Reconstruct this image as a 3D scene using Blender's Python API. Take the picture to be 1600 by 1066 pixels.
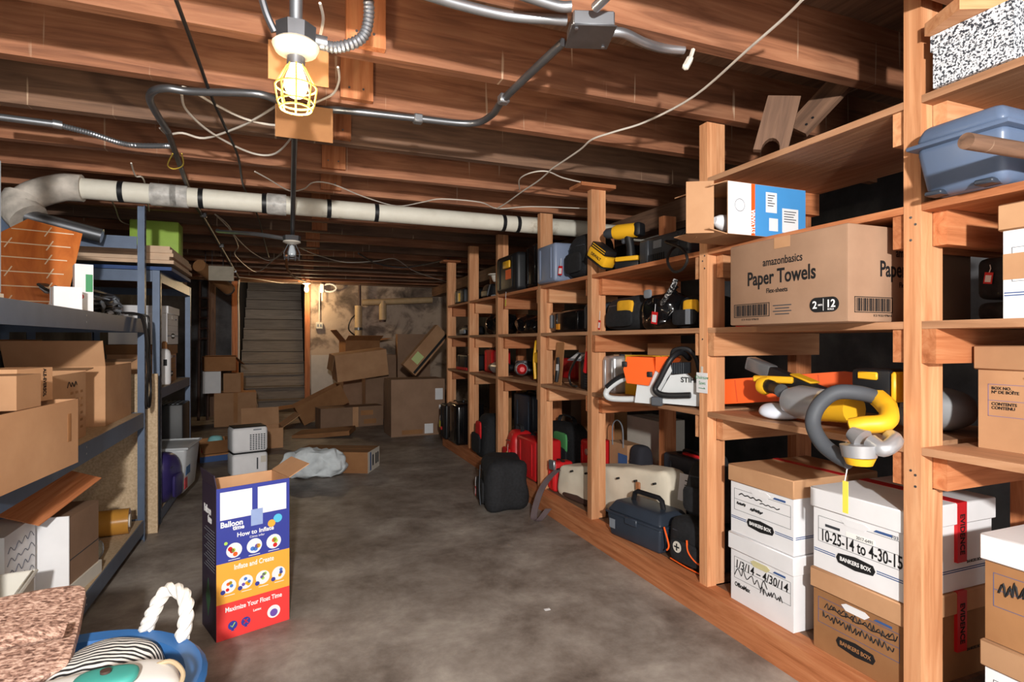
import bpy, bmesh, math, random
from mathutils import Vector, Matrix, noise
random.seed(7)
D = bpy.data
for o in list(D.objects): D.objects.remove(o)
scene = bpy.context.scene
COL = scene.collection
R = math.radians

# ------------------------------------------------------------------ camera
H = 1.073                      # camera height
F = 892.0                      # focal length in pixels of the 1600 px frame
TH = math.atan(354.0 / 892.0)  # yaw to the right
CT, ST = math.cos(TH), math.sin(TH)
cam = D.cameras.new('camera'); cam_o = D.objects.new('camera', cam); COL.objects.link(cam_o)
cam_o.location = (0, 0, H); cam_o.rotation_euler = (R(90), 0, -TH)
cam.sensor_width = 36; cam.lens = 36 * F / 1600; cam.clip_start = .02
scene.camera = cam_o
# ------------------------------------------------------------------ light
w = D.worlds.new('world'); scene.world = w; w.use_nodes = True
w.node_tree.nodes['Background'].inputs[0].default_value = (1, .97, .93, 1)
w.node_tree.nodes['Background'].inputs[1].default_value = 1.4
def point(name, loc, power, col, rad):
    l = D.lights.new(name, 'POINT'); l.energy = power; l.color = col; l.shadow_soft_size = rad
    o = D.objects.new(name, l); COL.objects.link(o); o.location = loc; return o
point('camera_flash', (-.14, -1.2, H + .5), 440, (1, .97, .93), .05)
scene.view_settings.view_transform = 'Standard'; scene.view_settings.look = 'None'
scene.view_settings.exposure = .25; scene.view_settings.gamma = 1
scene.view_settings.use_curve_mapping = False

# ------------------------------------------------------------------ helpers
def ray(u, v):
    a = (u - 800) / F
    return Vector((CT * a + ST, -ST * a + CT, -(v - 533) / F))
def at(u, v, X=None, Y=None, Z=None, d=None):
    r = ray(u, v)
    if X is not None: t = X / r.x
    elif Y is not None: t = Y / r.y
    elif Z is not None: t = (Z - H) / r.z
    else: t = d
    return Vector((0, 0, H)) + r * t
def yat(u, X):
    return at(u, 533, X=X).y

def srgb(c):
    f = lambda x: (x / 12.92 if x <= .04045 else ((x + .055) / 1.055) ** 2.4)
    return tuple(f(v / 255) for v in c) + (1,)
MATS = {}
def mat(name, c=(200, 200, 200), rough=.6, metal=0, var=.12, scale=14, bump=0, spec=.4, emit=0, trans=0, alpha=1, coat=0):
    if name in MATS: return MATS[name]
    m = D.materials.new(name); m.use_nodes = True; MATS[name] = m
    nt = m.node_tree; b = nt.nodes['Principled BSDF']
    b.inputs['Roughness'].default_value = rough; b.inputs['Metallic'].default_value = metal
    b.inputs['Specular IOR Level'].default_value = spec
    b.inputs['Transmission Weight'].default_value = trans; b.inputs['Alpha'].default_value = alpha
    b.inputs['Coat Weight'].default_value = coat
    col = srgb(c)
    if var > 0:
        tc = nt.nodes.new('ShaderNodeTexCoord'); n = nt.nodes.new('ShaderNodeTexNoise')
        n.inputs['Scale'].default_value = scale; n.inputs['Detail'].default_value = 4
        nt.links.new(tc.outputs['Object'], n.inputs['Vector'])
        r = nt.nodes.new('ShaderNodeValToRGB'); nt.links.new(n.outputs[0], r.inputs[0])
        r.color_ramp.elements[0].position = .3; r.color_ramp.elements[1].position = .7
        r.color_ramp.elements[0].color = tuple(x * (1 - var) for x in col[:3]) + (1,)
        r.color_ramp.elements[1].color = tuple(min(1, x * (1 + var)) for x in col[:3]) + (1,)
        nt.links.new(r.outputs[0], b.inputs['Base Color'])
        if bump:
            bp = nt.nodes.new('ShaderNodeBump'); bp.inputs['Strength'].default_value = bump; bp.inputs['Distance'].default_value = .01
            nt.links.new(n.outputs[0], bp.inputs['Height']); nt.links.new(bp.outputs[0], b.inputs['Normal'])
    else: b.inputs['Base Color'].default_value = col
    if emit:
        b.inputs['Emission Color'].default_value = col; b.inputs['Emission Strength'].default_value = emit
    return m
def ramp_mat(name, stops, vec_scale=(1, 1, 1), nscale=5, detail=6, rough=.7, dist=0, bump=.15, rnd=True, spec=.3, drips=False, nrough=.6):
    """noise driven colour; vec_scale stretches it (wood grain)"""
    if name in MATS: return MATS[name]
    m = D.materials.new(name); m.use_nodes = True; MATS[name] = m
    nt = m.node_tree; b = nt.nodes['Principled BSDF']; b.inputs['Roughness'].default_value = rough
    b.inputs['Specular IOR Level'].default_value = spec
    tc = nt.nodes.new('ShaderNodeTexCoord'); mp = nt.nodes.new('ShaderNodeMapping')
    mp.inputs['Scale'].default_value = vec_scale
    src = tc.outputs['Object']
    if rnd:
        oi = nt.nodes.new('ShaderNodeObjectInfo'); mul = nt.nodes.new('ShaderNodeMath'); mul.operation = 'MULTIPLY'
        mul.inputs[1].default_value = 37; nt.links.new(oi.outputs['Random'], mul.inputs[0])
        add = nt.nodes.new('ShaderNodeVectorMath'); add.operation = 'ADD'
        nt.links.new(src, add.inputs[0]); nt.links.new(mul.outputs[0], add.inputs[1]); src = add.outputs[0]
    nt.links.new(src, mp.inputs[0])
    n = nt.nodes.new('ShaderNodeTexNoise'); n.inputs['Scale'].default_value = nscale; n.inputs['Detail'].default_value = detail
    n.inputs['Distortion'].default_value = dist; n.inputs['Roughness'].default_value = nrough
    nt.links.new(mp.outputs[0], n.inputs['Vector'])
    r = nt.nodes.new('ShaderNodeValToRGB'); nt.links.new(n.outputs[0], r.inputs[0])
    e = r.color_ramp.elements
    e[0].position, e[0].color = stops[0][0], srgb(stops[0][1]); e[1].position, e[1].color = stops[-1][0], srgb(stops[-1][1])
    for p, c in stops[1:-1]:
        k = e.new(p); k.color = srgb(c)
    out = r.outputs[0]
    if rnd:   # boards differ a little in tone
        hsv = nt.nodes.new('ShaderNodeHueSaturation'); mr = nt.nodes.new('ShaderNodeMapRange')
        mr.inputs[3].default_value = .8; mr.inputs[4].default_value = 1.15
        nt.links.new(oi.outputs['Random'], mr.inputs[0]); nt.links.new(mr.outputs[0], hsv.inputs['Value'])
        nt.links.new(out, hsv.inputs['Color']); out = hsv.outputs[0]
    if drips:      # pale lime runs down old timber, and dull blotches
        m2 = nt.nodes.new('ShaderNodeMapping'); m2.inputs['Scale'].default_value = (9, .1, .5); nt.links.new(src, m2.inputs[0])
        n2 = nt.nodes.new('ShaderNodeTexNoise'); n2.inputs['Scale'].default_value = 5; n2.inputs['Detail'].default_value = 1; nt.links.new(m2.outputs[0], n2.inputs['Vector'])
        r2 = nt.nodes.new('ShaderNodeValToRGB'); r2.color_ramp.elements[0].position = .725; r2.color_ramp.elements[1].position = .76
        r2.color_ramp.elements[1].color = (.55, .55, .55, 1); nt.links.new(n2.outputs[0], r2.inputs[0])
        mx = nt.nodes.new('ShaderNodeMix'); mx.data_type = 'RGBA'; nt.links.new(r2.outputs[0], mx.inputs[0]); nt.links.new(out, mx.inputs[6]); mx.inputs[7].default_value = srgb((224, 200, 172)); out = mx.outputs[2]
        n3 = nt.nodes.new('ShaderNodeTexNoise'); n3.inputs['Scale'].default_value = 2.2; n3.inputs['Detail'].default_value = 3; nt.links.new(src, n3.inputs['Vector'])
        r3 = nt.nodes.new('ShaderNodeValToRGB'); r3.color_ramp.elements[0].position = .35; r3.color_ramp.elements[1].position = .65
        r3.color_ramp.elements[0].color = (.72, .7, .7, 1); r3.color_ramp.elements[1].color = (1.08, 1.04, 1, 1); nt.links.new(n3.outputs[0], r3.inputs[0])
        m3 = nt.nodes.new('ShaderNodeMix'); m3.data_type = 'RGBA'; m3.blend_type = 'MULTIPLY'; m3.inputs[0].default_value = 1; nt.links.new(out, m3.inputs[6]); nt.links.new(r3.outputs[0], m3.inputs[7]); out = m3.outputs[2]
    nt.links.new(out, b.inputs['Base Color'])
    if bump:
        bp = nt.nodes.new('ShaderNodeBump'); bp.inputs['Strength'].default_value = bump; bp.inputs['Distance'].default_value = .01
        nt.links.new(n.outputs[0], bp.inputs['Height']); nt.links.new(bp.outputs[0], b.inputs['Normal'])
    return m
AX = {'x': (.07, 1, 1), 'y': (1, .07, 1), 'z': (1, 1, .07)}
def wood(kind, ax):
    st = {'new': [(.3, (190, 128, 86)), (.5, (212, 152, 108)), (.7, (226, 172, 128))],
          'joist': [(.25, (112, 72, 52)), (.5, (156, 106, 78)), (.75, (182, 132, 100))],
          'old': [(.25, (88, 68, 56)), (.5, (122, 94, 76)), (.75, (146, 114, 92))],
          'red': [(.3, (160, 94, 56)), (.5, (190, 120, 78)), (.7, (206, 142, 98))],
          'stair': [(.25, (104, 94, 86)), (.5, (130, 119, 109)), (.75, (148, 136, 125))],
          'board': [(.3, (150, 108, 78)), (.5, (176, 130, 96)), (.7, (190, 146, 112))]}[kind]
    return ramp_mat('wood_%s_%s' % (kind, ax), st, AX[ax], nscale=34, detail=7, dist=.9, rough=.65, drips=kind in ('joist', 'old'))

class MB:
    """collects geometry for one mesh object"""
    def __init__(s): s.v = []; s.f = []; s.m = []; s.sm = []
    def raw(s, vs, fs, mi=0, smooth=False):
        o = len(s.v); s.v += [tuple(p) for p in vs]
        for f in fs: s.f.append(tuple(i + o for i in f)); s.m.append(mi); s.sm.append(smooth)
        return s
    def box(s, x0, x1, y0, y1, z0, z1, mi=0, M=None):
        vs = [Vector((x, y, z)) for x in (x0, x1) for y in (y0, y1) for z in (z0, z1)]
        if M: vs = [M @ p for p in vs]
        return s.raw(vs, [(0, 1, 3, 2), (4, 6, 7, 5), (0, 4, 5, 1), (2, 3, 7, 6), (0, 2, 6, 4), (1, 5, 7, 3)], mi)
    def rbox(s, x0, x1, y0, y1, z0, z1, r=.01, seg=2, mi=0, M=None):
        bm = bmesh.new(); bmesh.ops.create_cube(bm, size=1)
        for p in bm.verts:
            p.co = Vector(((x0 + x1) / 2 + p.co.x * (x1 - x0), (y0 + y1) / 2 + p.co.y * (y1 - y0), (z0 + z1) / 2 + p.co.z * (z1 - z0)))
        r = min(r, .49 * min(x1 - x0, y1 - y0, z1 - z0))
        bmesh.ops.bevel(bm, geom=list(bm.edges), offset=r, segments=seg, affect='EDGES', profile=.5)
        return s.bm(bm, mi, M, True)
    def bm(s, bm, mi=0, M=None, smooth=True):
        bm.verts.index_update()
        vs = [(M @ p.co if M else p.co.copy()) for p in bm.verts]
        fs = [tuple(x.index for x in f.verts) for f in bm.faces]; bm.free()
        return s.raw(vs, fs, mi, smooth)
    def tube(s, pts, r, n=8, mi=0, closed=False, caps=True):
        pts = [Vector(p) for p in pts]; N = len(pts)
        rr = r if isinstance(r, (list, tuple)) else [r] * N
        vs = []; up = None
        for i, p in enumerate(pts):
            a = pts[(i - 1) % N] if (closed or i > 0) else p; b = pts[(i + 1) % N] if (closed or i < N - 1) else p
            t = (b - a); t = t.normalized() if t.length > 1e-9 else Vector((0, 0, 1))
            if up is None:
                up = Vector((0, 0, 1)) if abs(t.z) < .9 else Vector((1, 0, 0))
            sx = t.cross(up)
            if sx.length < 1e-6: sx = t.orthogonal()
            sx.normalize(); up = sx.cross(t).normalized()
            for k in range(n):
                an = 2 * math.pi * k / n
                vs.append(p + (sx * math.cos(an) + up * math.sin(an)) * rr[i])
        fs = []
        for i in range(N if closed else N - 1):
            j = (i + 1) % N
            for k in range(n): fs.append((i * n + k, i * n + (k + 1) % n, j * n + (k + 1) % n, j * n + k))
        if not closed and caps:
            fs.append(tuple(range(n))[::-1]); fs.append(tuple((N - 1) * n + k for k in range(n)))
        return s.raw(vs, fs, mi, True)
    def cyl(s, p0, p1, r, n=14, mi=0, r2=None):
        return s.tube([p0, p1], [r, r if r2 is None else r2], n, mi)
    def lathe(s, prof, n=18, M=None, mi=0):
        vs = []; 
        for (r, z) in prof:
            for k in range(n):
                a = 2 * math.pi * k / n; p = Vector((r * math.cos(a), r * math.sin(a), z)); vs.append(M @ p if M else p)
        fs = [(i * n + k, i * n + (k + 1) % n, (i + 1) * n + (k + 1) % n, (i + 1) * n + k) for i in range(len(prof) - 1) for k in range(n)]
        fs.append(tuple(range(n))[::-1]); fs.append(tuple((len(prof) - 1) * n + k for k in range(n)))
        return s.raw(vs, fs, mi, True)
    def prism(s, poly, y0, y1, mi=0, M=None, smooth=False):
        """polygon in XZ extruded along y"""
        n = len(poly); vs = [Vector((x, y0, z)) for x, z in poly] + [Vector((x, y1, z)) for x, z in poly]
        if M: vs = [M @ p for p in vs]
        fs = [tuple(range(n)), tuple(range(n, 2 * n))[::-1]] + [(i, i + n, (i + 1) % n + n, (i + 1) % n) for i in range(n)]
        return s.raw(vs, fs, mi, smooth)
    def soft(s, w, d, h, p=4, n=10, amp=.012, seed=0, taper=0, mi=0, M=None, flat=True, freq=7):
        """cushiony superellipsoid standing on z=0"""
        vs = []; idx = {}; fs = []
        def vert(a, b, c):
            k = (round(a, 5), round(b, 5), round(c, 5))
            if k in idx: return idx[k]
            q = (abs(a) ** p + abs(b) ** p + abs(c) ** p) ** (-1 / p)
            x, y, z = a * q, b * q, c * q; tp = 1 - taper * (z + 1) / 2
            P = Vector((x * w / 2 * tp, y * d / 2 * tp, (z + 1) * h / 2))
            nv = noise.noise_vector(P * freq + Vector((seed * 3.7, seed * 1.3, 0)))
            P += nv * amp
            if flat: P.z = max(P.z, 0)
            idx[k] = len(vs); vs.append(M @ P if M else P); return idx[k]
        g = [-1 + 2 * i / n for i in range(n + 1)]
        for ax in range(3):
            for sg in (-1, 1):
                for i in range(n):
                    for j in range(n):
                        q = []
                        for (a, b) in ((g[i], g[j]), (g[i + 1], g[j]), (g[i + 1], g[j + 1]), (g[i], g[j + 1])):
                            c = [0, 0, 0]; c[ax] = sg; c[(ax + 1) % 3] = a; c[(ax + 2) % 3] = b
                            q.append(vert(*c))
                        fs.append(tuple(q) if sg > 0 else tuple(q[::-1]))
        return s.raw(vs, fs, mi, True)
    def build(s, name, mats, parent=None, loc=(0, 0, 0), rot=(0, 0, 0)):
        me = D.meshes.new(name); me.from_pydata(s.v, [], s.f)
        for m in (mats if isinstance(mats, (list, tuple)) else [mats]): me.materials.append(m)
        for p, mi, sm in zip(me.polygons, s.m, s.sm): p.material_index = mi; p.use_smooth = sm
        bm = bmesh.new(); bm.from_mesh(me); bmesh.ops.recalc_face_normals(bm, faces=bm.faces); bm.to_mesh(me); bm.free()
        if any(s.sm): me.set_sharp_from_angle(angle=R(42))
        o = D.objects.new(name, me); COL.objects.link(o)
        o.location = loc; o.rotation_euler = rot
        if parent: o.parent = parent
        return o
    def world(s, name, mats, parent=None):
        """vertices given in world space; the origin goes to the base centre"""
        xs, ys, zs = zip(*s.v); c = Vector(((min(xs) + max(xs)) / 2, (min(ys) + max(ys)) / 2, min(zs)))
        if parent: c = Vector(parent.location)
        s.v = [tuple(Vector(p) - c) for p in s.v]
        return s.build(name, mats, parent, c if not parent else (0, 0, 0))
def tag(o, label, cat, group=None, kind=None):
    o['label'] = label; o['category'] = cat
    if group: o['group'] = group
    if kind: o['kind'] = kind
    return o
def thing(name, label, cat, loc, rz=0, group=None, rot=None):
    o = D.objects.new(name, None); COL.objects.link(o); o.location = loc; o.rotation_euler = rot or (0, 0, R(rz))
    o.empty_display_size = .05
    return tag(o, label, cat, group)
def structure(o, label=None, cat=None):
    o['kind'] = 'structure'
    if label: o['label'] = label; o['category'] = cat
    return o
TXT = {}
def text(s, size, m, parent, loc, rot=(90, 0, 0), bold=0, width=None, name='lettering', align='CENTER', ext=.0003, shear=0):
    k = (s, bold, align, shear)
    if k not in TXT:
        cu = D.curves.new('t', 'FONT'); cu.body = s; cu.size = 1; cu.align_x = align; cu.align_y = 'CENTER'
        cu.offset = bold; cu.shear = shear; cu.resolution_u = 3; cu.extrude = ext
        to = D.objects.new('t', cu); COL.objects.link(to); bpy.context.view_layer.update()
        me = D.meshes.new_from_object(to.evaluated_get(bpy.context.evaluated_depsgraph_get()))
        D.objects.remove(to); D.curves.remove(cu)
        xs = [v.co.x for v in me.vertices] or [0, 1]
        TXT[k] = (me, max(xs) - min(xs))
    me, wd = TXT[k]; me = me.copy(); me.materials.clear(); me.materials.append(m)
    o = D.objects.new(name, me); COL.objects.link(o); o.parent = parent; o.location = loc
    o.rotation_euler = tuple(R(a) for a in rot)
    sx = (width / wd) if width else size
    o.scale = (sx, size, 1); return o
def poly2(pts, k=6):
    """smooth polyline through points (Catmull-Rom)"""
    P = [Vector(p) for p in pts]; out = []
    for i in range(len(P) - 1):
        a = P[max(i - 1, 0)]; b = P[i]; c = P[i + 1]; d = P[min(i + 2, len(P) - 1)]
        for j in range(k):
            t = j / k
            out.append(.5 * ((2 * b) + (c - a) * t + (2 * a - 5 * b + 4 * c - d) * t * t + (3 * b - a - 3 * c + d) * t ** 3))
    out.append(P[-1]); return out

# ------------------------------------------------------------------ materials
concrete = ramp_mat('floor_concrete', [(.28, (84, 74, 68)), (.42, (122, 112, 104)), (.54, (148, 139, 131)), (.66, (172, 164, 155)), (.76, (206, 198, 188))], (1, 1, 1), 3.0, 15, rough=.5, dist=.15, bump=.12, rnd=False, nrough=.68)
wallc = ramp_mat('wall_plaster', [(.3, (74, 66, 60)), (.44, (132, 116, 104)), (.52, (186, 166, 148)), (.75, (206, 186, 168))], (1, 1, 1), 2.6, 9, rough=.9, dist=.4, bump=.5, rnd=False)
walld = ramp_mat('wall_dark', [(.3, (46, 46, 48)), (.5, (84, 84, 86)), (.7, (122, 122, 124))], (1, 1, 1), 1.6, 8, rough=.9, bump=.4, rnd=False)
kraft = ramp_mat('kraft', [(.3, (176, 132, 96)), (.7, (194, 150, 112))], (1, 1, 1), 5, 5, rough=.8, bump=.05)
kraftd = ramp_mat('kraft_dark', [(.3, (150, 104, 66)), (.7, (172, 124, 82))], (1, 1, 1), 5, 5, rough=.8, bump=.05)
kraftg = ramp_mat('kraft_grey', [(.3, (142, 112, 90)), (.7, (160, 128, 104))], (1, 1, 1), 5, 5, rough=.8, bump=.05)
white = mat('white_card', (232, 232, 234), .6, var=.03)
offw = mat('off_white', (214, 208, 196), .6, var=.04)
black = mat('black_plastic', (26, 27, 30), .45, var=.2)
blackf = mat('black_fabric', (30, 31, 34), .85, var=.3, scale=60, bump=.15)
gloss = mat('black_polythene', (14, 14, 16), .15, var=0, spec=.6)
dgrey = mat('dark_grey_plastic', (58, 62, 68), .45, var=.1)
navy = mat('navy_plastic', (48, 56, 68), .4, var=.1)
grey = mat('grey_plastic', (128, 134, 142), .45, var=.06)
blueg = mat('blue_grey_bin', (92, 108, 134), .35, var=.05)
steelb = mat('blue_steel', (92, 106, 128), .4, metal=.25, var=.08)
galv = mat('galvanised', (176, 180, 186), .35, metal=.85, var=.1)
silver = mat('silver', (190, 192, 196), .32, metal=.6, var=.05)
yellow = mat('tool_yellow', (236, 178, 36), .45, var=.05)
tagy = mat('tag_yellow', (232, 220, 84), .6, var=0)
red = mat('red_plastic', (206, 34, 38), .4, var=.06)
orange = mat('orange_plastic', (238, 96, 34), .4, var=.04)
particle = ramp_mat('particle_board', [(.35, (186, 160, 128)), (.65, (210, 186, 154))], (1, 1, 1), 90, 3, rough=.8, bump=.05)
ink = mat('black_ink', (22, 22, 24), .7, var=0)
wink = mat('white_ink', (240, 240, 240), .7, var=0)
blueink = mat('blue_ink', (58, 88, 140), .7, var=0)
tapec = mat('evidence_tape', (196, 28, 34), .35, var=.05)
pipew = ramp_mat('pipe_paint', [(.25, (150, 138, 118)), (.38, (212, 208, 194)), (.8, (230, 228, 216))], (1, 1, 1), 6, 6, rough=.5, bump=.15)
cablew = mat('white_cable', (216, 208, 196), .5, var=.05)
cableb = mat('black_cable', (28, 26, 26), .45, var=0)
tin = mat('tarnished_conduit', (120, 122, 126), .38, metal=.8, var=.15)
clear = mat('clear_plastic', (228, 232, 236), .15, var=0, trans=.85, spec=.5)
brown = mat('brown_leather', (74, 54, 48), .5, var=.15)
canvas = mat('cream_canvas', (222, 212, 192), .85, var=.05, bump=.1)
# ------------------------------------------------------------------ the setting
XL, XR, YB = -1.75, 3.0, 9.2
CZ = 1.939                     # underside of the joists
m = MB(); m.box(XL, XR, -1.6, YB + 3.6, -.1, 0); structure(m.world('floor', concrete), 'worn stained grey concrete basement floor', 'floor')
m = MB(); m.box(XL - .12, XL, -1.6, YB, 0, 2.16); structure(m.world('wall_left', walld), 'dark rough concrete wall behind the steel racks', 'wall')
m = MB(); m.box(XR, XR + .12, -1.6, YB, 0, 2.16); structure(m.world('wall_right', walld), 'dark concrete wall behind the wooden shelving', 'wall')
m = MB(); m.box(.30, XR, YB, YB + .2, 0, 2.16); m.box(XL, -.68, YB, YB + .2, 0, 2.16); m.box(-.68, .30, YB, YB + .2, 1.95, 2.16)
wb = structure(m.world('wall_back', wallc), 'flaking plastered stone wall at the far end', 'wall')
m = MB(); m.box(XL, -.73, YB - .03, YB - .002, 0, 1.94); s_ = m.world('grey_render', walld, wb)
# stairwell beyond the doorway
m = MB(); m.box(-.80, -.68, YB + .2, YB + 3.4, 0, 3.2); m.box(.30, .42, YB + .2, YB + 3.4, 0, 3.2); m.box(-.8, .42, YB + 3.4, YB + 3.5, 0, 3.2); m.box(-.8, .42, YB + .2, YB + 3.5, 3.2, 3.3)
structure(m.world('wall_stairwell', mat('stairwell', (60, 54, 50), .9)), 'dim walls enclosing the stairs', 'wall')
st = thing('staircase', 'weathered grey plank stairs climbing beyond the far doorway', 'stairs', (-.19, YB + .05, 0))
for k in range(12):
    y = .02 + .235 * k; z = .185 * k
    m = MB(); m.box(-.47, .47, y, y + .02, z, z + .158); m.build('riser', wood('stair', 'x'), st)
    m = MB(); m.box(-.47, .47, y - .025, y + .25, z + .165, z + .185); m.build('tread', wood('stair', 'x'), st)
for n_, (x0, x1) in enumerate(((-.72, -.64), (.27, .345))):
    m = MB(); m.box(x0, x1, YB - .06, YB + .06, 0, CZ); structure(m.world('trim_%d' % (n_ + 1), wood('red', 'z')), ('left' if n_ == 0 else 'right') + ' wooden jamb of the stair doorway', 'door frame')
m = MB(); m.box(-1.0, -.93, YB - .1, YB - .03, 0, CZ); structure(m.world('trim_3', wood('old', 'z')), 'dark upright stud left of the stair doorway', 'stud')

# ceiling: subfloor, joists, lap splices
m = MB(); m.box(XL, XR, -.45, YB + .2, 2.14, 2.17)
ceil = structure(m.world('ceiling', wood('old', 'y')), 'plank subfloor carried on rows of bare brown joists', 'ceiling')
JY = [.49, .91, 1.338, 1.765, 2.16, 2.60, 3.06] + [3.06 + .432 * k for k in range(1, 15)]
kinds = ['joist', 'joist', 'joist', 'joist', 'joist', 'old', 'joist', 'joist']
for i, y in enumerate(JY):
    if y > YB - .05: break
    m = MB(); m.box(XL, XR, y, y + .045, CZ, 2.14)
    m.world('joist', wood(kinds[i % 8] if y < 4 else ('joist' if i % 2 else 'old'), 'x'), ceil)
    if y > 1.5:
        x = .165 + .02 * math.sin(i * 2.1) + .004 * (y - 1.7)
        m = MB(); m.box(x, x + .115, y - .028, y - .001, CZ + .012, 2.135); m.world('splice_block', wood('red', 'z'), ceil)
        if i < 9:
            for q in range(2):
                m = MB(); m.cyl((x + .03 + .05 * q, y - .030, CZ + .05), (x + .03 + .05 * q, y - .027, CZ + .05), .004, 8); m.world('nail', tin, ceil)
m = MB(); m.box(2.23, 2.37, .0, YB - .02, 1.80, CZ - .002); structure(m.world('girder', wood('old', 'y')), 'long dark timber girder under the joists above the shelving', 'beam')

# ------------------------------------------------------------------ wooden shelving on the right
X0, XD = 1.54, 2.10
PY = [.20, .99, 1.802, 2.713, 3.379, 4.178, 4.919, 5.661]     # near face of each front post
PT = .045
PTOP = [1.935, 2.135, 1.935, 1.895, 1.905, 1.905, 1.93, 1.875]
LV = {'deck': .106, 's1': .795, 's2': 1.125, 's3': 1.433, 'top': 1.714}
sh = thing('wooden_shelving', 'long built-in timber shelving of posts and plank shelves along the right', 'shelving', (1.8, 3.0, 0))
nw = wood('new', 'z')
for i, y in enumerate(PY):
    m = MB(); m.box(X0, X0 + .045, y, y + PT, .0, PTOP[i]); m.world('post', nw, sh)
    segs = [(.11, LV['s1'] - .115), (LV['s1'] - .02, LV['s2'] - .11), (LV['s2'] - .02, LV['s3'] - .11), (LV['s3'] - .02, PTOP[i])]
    if i <= 2: segs[-1:] = [(LV['s3'] - .02, LV['top'] - .11), (LV['top'] - .02, PTOP[i])]
    for a, b in segs:      # filler blocks that carry the cleats
        m = MB(); m.box(X0 + .0455, X0 + .088, y + .001, y + PT - .001, a, b); m.world('post_block', nw, sh)
    m = MB(); m.box(2.01, 2.095, y, y + PT, .0, 1.79 if i else 1.79); m.world('rear_post', wood('red', 'z'), sh)
    lv = ['s1', 's2', 's3'] + (['top'] if i <= 2 else [])
    for l in lv:
        z = LV[l] - .02
        x0 = X0 + .002 if l == 's2' and i in (1, 2, 3) else X0 + .046
        for sd in (0, 1):
            if i == 0 and sd == 0: continue
            if i == 7 and sd == 1: continue
            # cleats nailed to both faces of the posts
            ya, yb = (y - .036, y - .0005) if sd == 0 else (y + PT + .0005, y + PT + .036)
            m = MB(); m.box(x0 if sd == 0 else X0 + .01, XD, ya, yb, z - .09, z - .0005); m.world('cleat', wood('red' if (i + len(l)) % 2 else 'new', 'x'), sh)
    # top scraps
for i, (a, b) in enumerate(zip(PY[:-1], PY[1:])):
    for l, z in LV.items():
        if l == 'top' and i > 1: continue
        if l == 'deck':
            m = MB(); m.box(X0 + .045, XD, a + PT + .001, b - .001, z - .02, z); m.world('shelf_board', wood('old', 'y'), sh)
            continue
        m = MB(); m.box(X0 + .001, XD, a + PT + .001, b - .001, z - .02, z); m.world('shelf_board', wood('board' if l != 's3' else 'red', 'y'), sh)
m = MB(); m.box(X0 - .038, X0 - .0005, .0, 5.72, 0.0, .106); m.world('kerb_board', wood('red', 'y'), sh)
m = MB(); m.box(X0 + .001, X0 + .04, 0, PY[0] - .001, .0, .1); 
for i, (a, b) in enumerate(zip(PY[:-1], PY[1:])):
    m = MB(); m.box(X0 + .0005, X0 + .0445, a + PT + .001, b - .001, .0, .106); m.world('sill_board', wood('red', 'y'), sh)
m = MB(); m.box(X0 - .09, X0 + .12, 2.66, 2.80, 1.8955, 1.915, M=None); m.world('cap_block', wood('red', 'x'), sh)
m = MB(); m.box(X0 - .06, X0 + .12, 5.60, 5.75, 1.8755, 1.895); m.world('cap_block', wood('red', 'x'), sh)
# nail heads on the nearest posts
for y, zs in ((PY[1], (.72, .73, .69, 1.40, 1.38, 1.34)), (PY[2], (1.41, 1.39, 1.36, 1.08))):
    for k, z in enumerate(zs):
        m = MB(); p = (X0 - .001, y + .014 + .012 * (k % 2), z); m.cyl(p, (X0 + .002, p[1], z), .0035, 8); m.world('nail', tin, sh)
# little green-lettered paper note on the second post
n_ = thing('paper_note', 'small white paper note with green handwriting taped to a shelf post', 'note', (1.537, 1.826, .872), -90)
m = MB(); m.box(-.034, .03, -.0012, 0, -.005, .075); m.build('paper', white, n_)
gi = mat('green_ink', (46, 130, 84), .7, var=0)
text('Chainsaw', .02, gi, n_, (-.002, -.0014, .056)); text('Saws', .02, gi, n_, (0, -.0014, .034), name='lettering')
m = MB(); m.tube([(-.02, -.0015, .014), (.018, -.0015, .012), (.01, -.0015, .017)], .0012, 5); m.build('arrow', gi, n_)
m = MB(); m.box(-.008, .004, -.0008, 0, .0751, .1); m.build('masking_tape', offw, n_)

# ------------------------------------------------------------------ blue steel racks on the left
def upright(p, x, y, z1, sx, sy, rk):
    """angle post: one flange faces the aisle (+x), one faces the viewer"""
    m = MB(); m.box(min(x, x - sx * .003), max(x, x - sx * .003), min(y, y + sy * .04), max(y, y + sy * .04), 0, z1)
    m.box(min(x, x - sx * .04), max(x, x - sx * .04), min(y, y + sy * .003), max(y, y + sy * .003), 0, z1)
    up = m.world('upright', steelb, p)
    m = MB(); z = .03
    while z < z1 - .03:
        yc = y + sy * .02
        for o in (x + sx * .0006,):
            m.raw([(o, yc, z - .012), (o, yc + .006, z - .002), (o, yc + .006, z + .004), (o, yc, z + .012), (o, yc - .006, z + .004), (o, yc - .006, z - .002)], [(0, 1, 2, 3, 4, 5)])
        z += .0382
    c = m.world('keyhole_slots', black if rk != 1 else black, p); c.parent = up; c.location = (0, 0, 0)
    c.parent = up; c.location = Vector((0, 0, 0))
    return up
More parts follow.
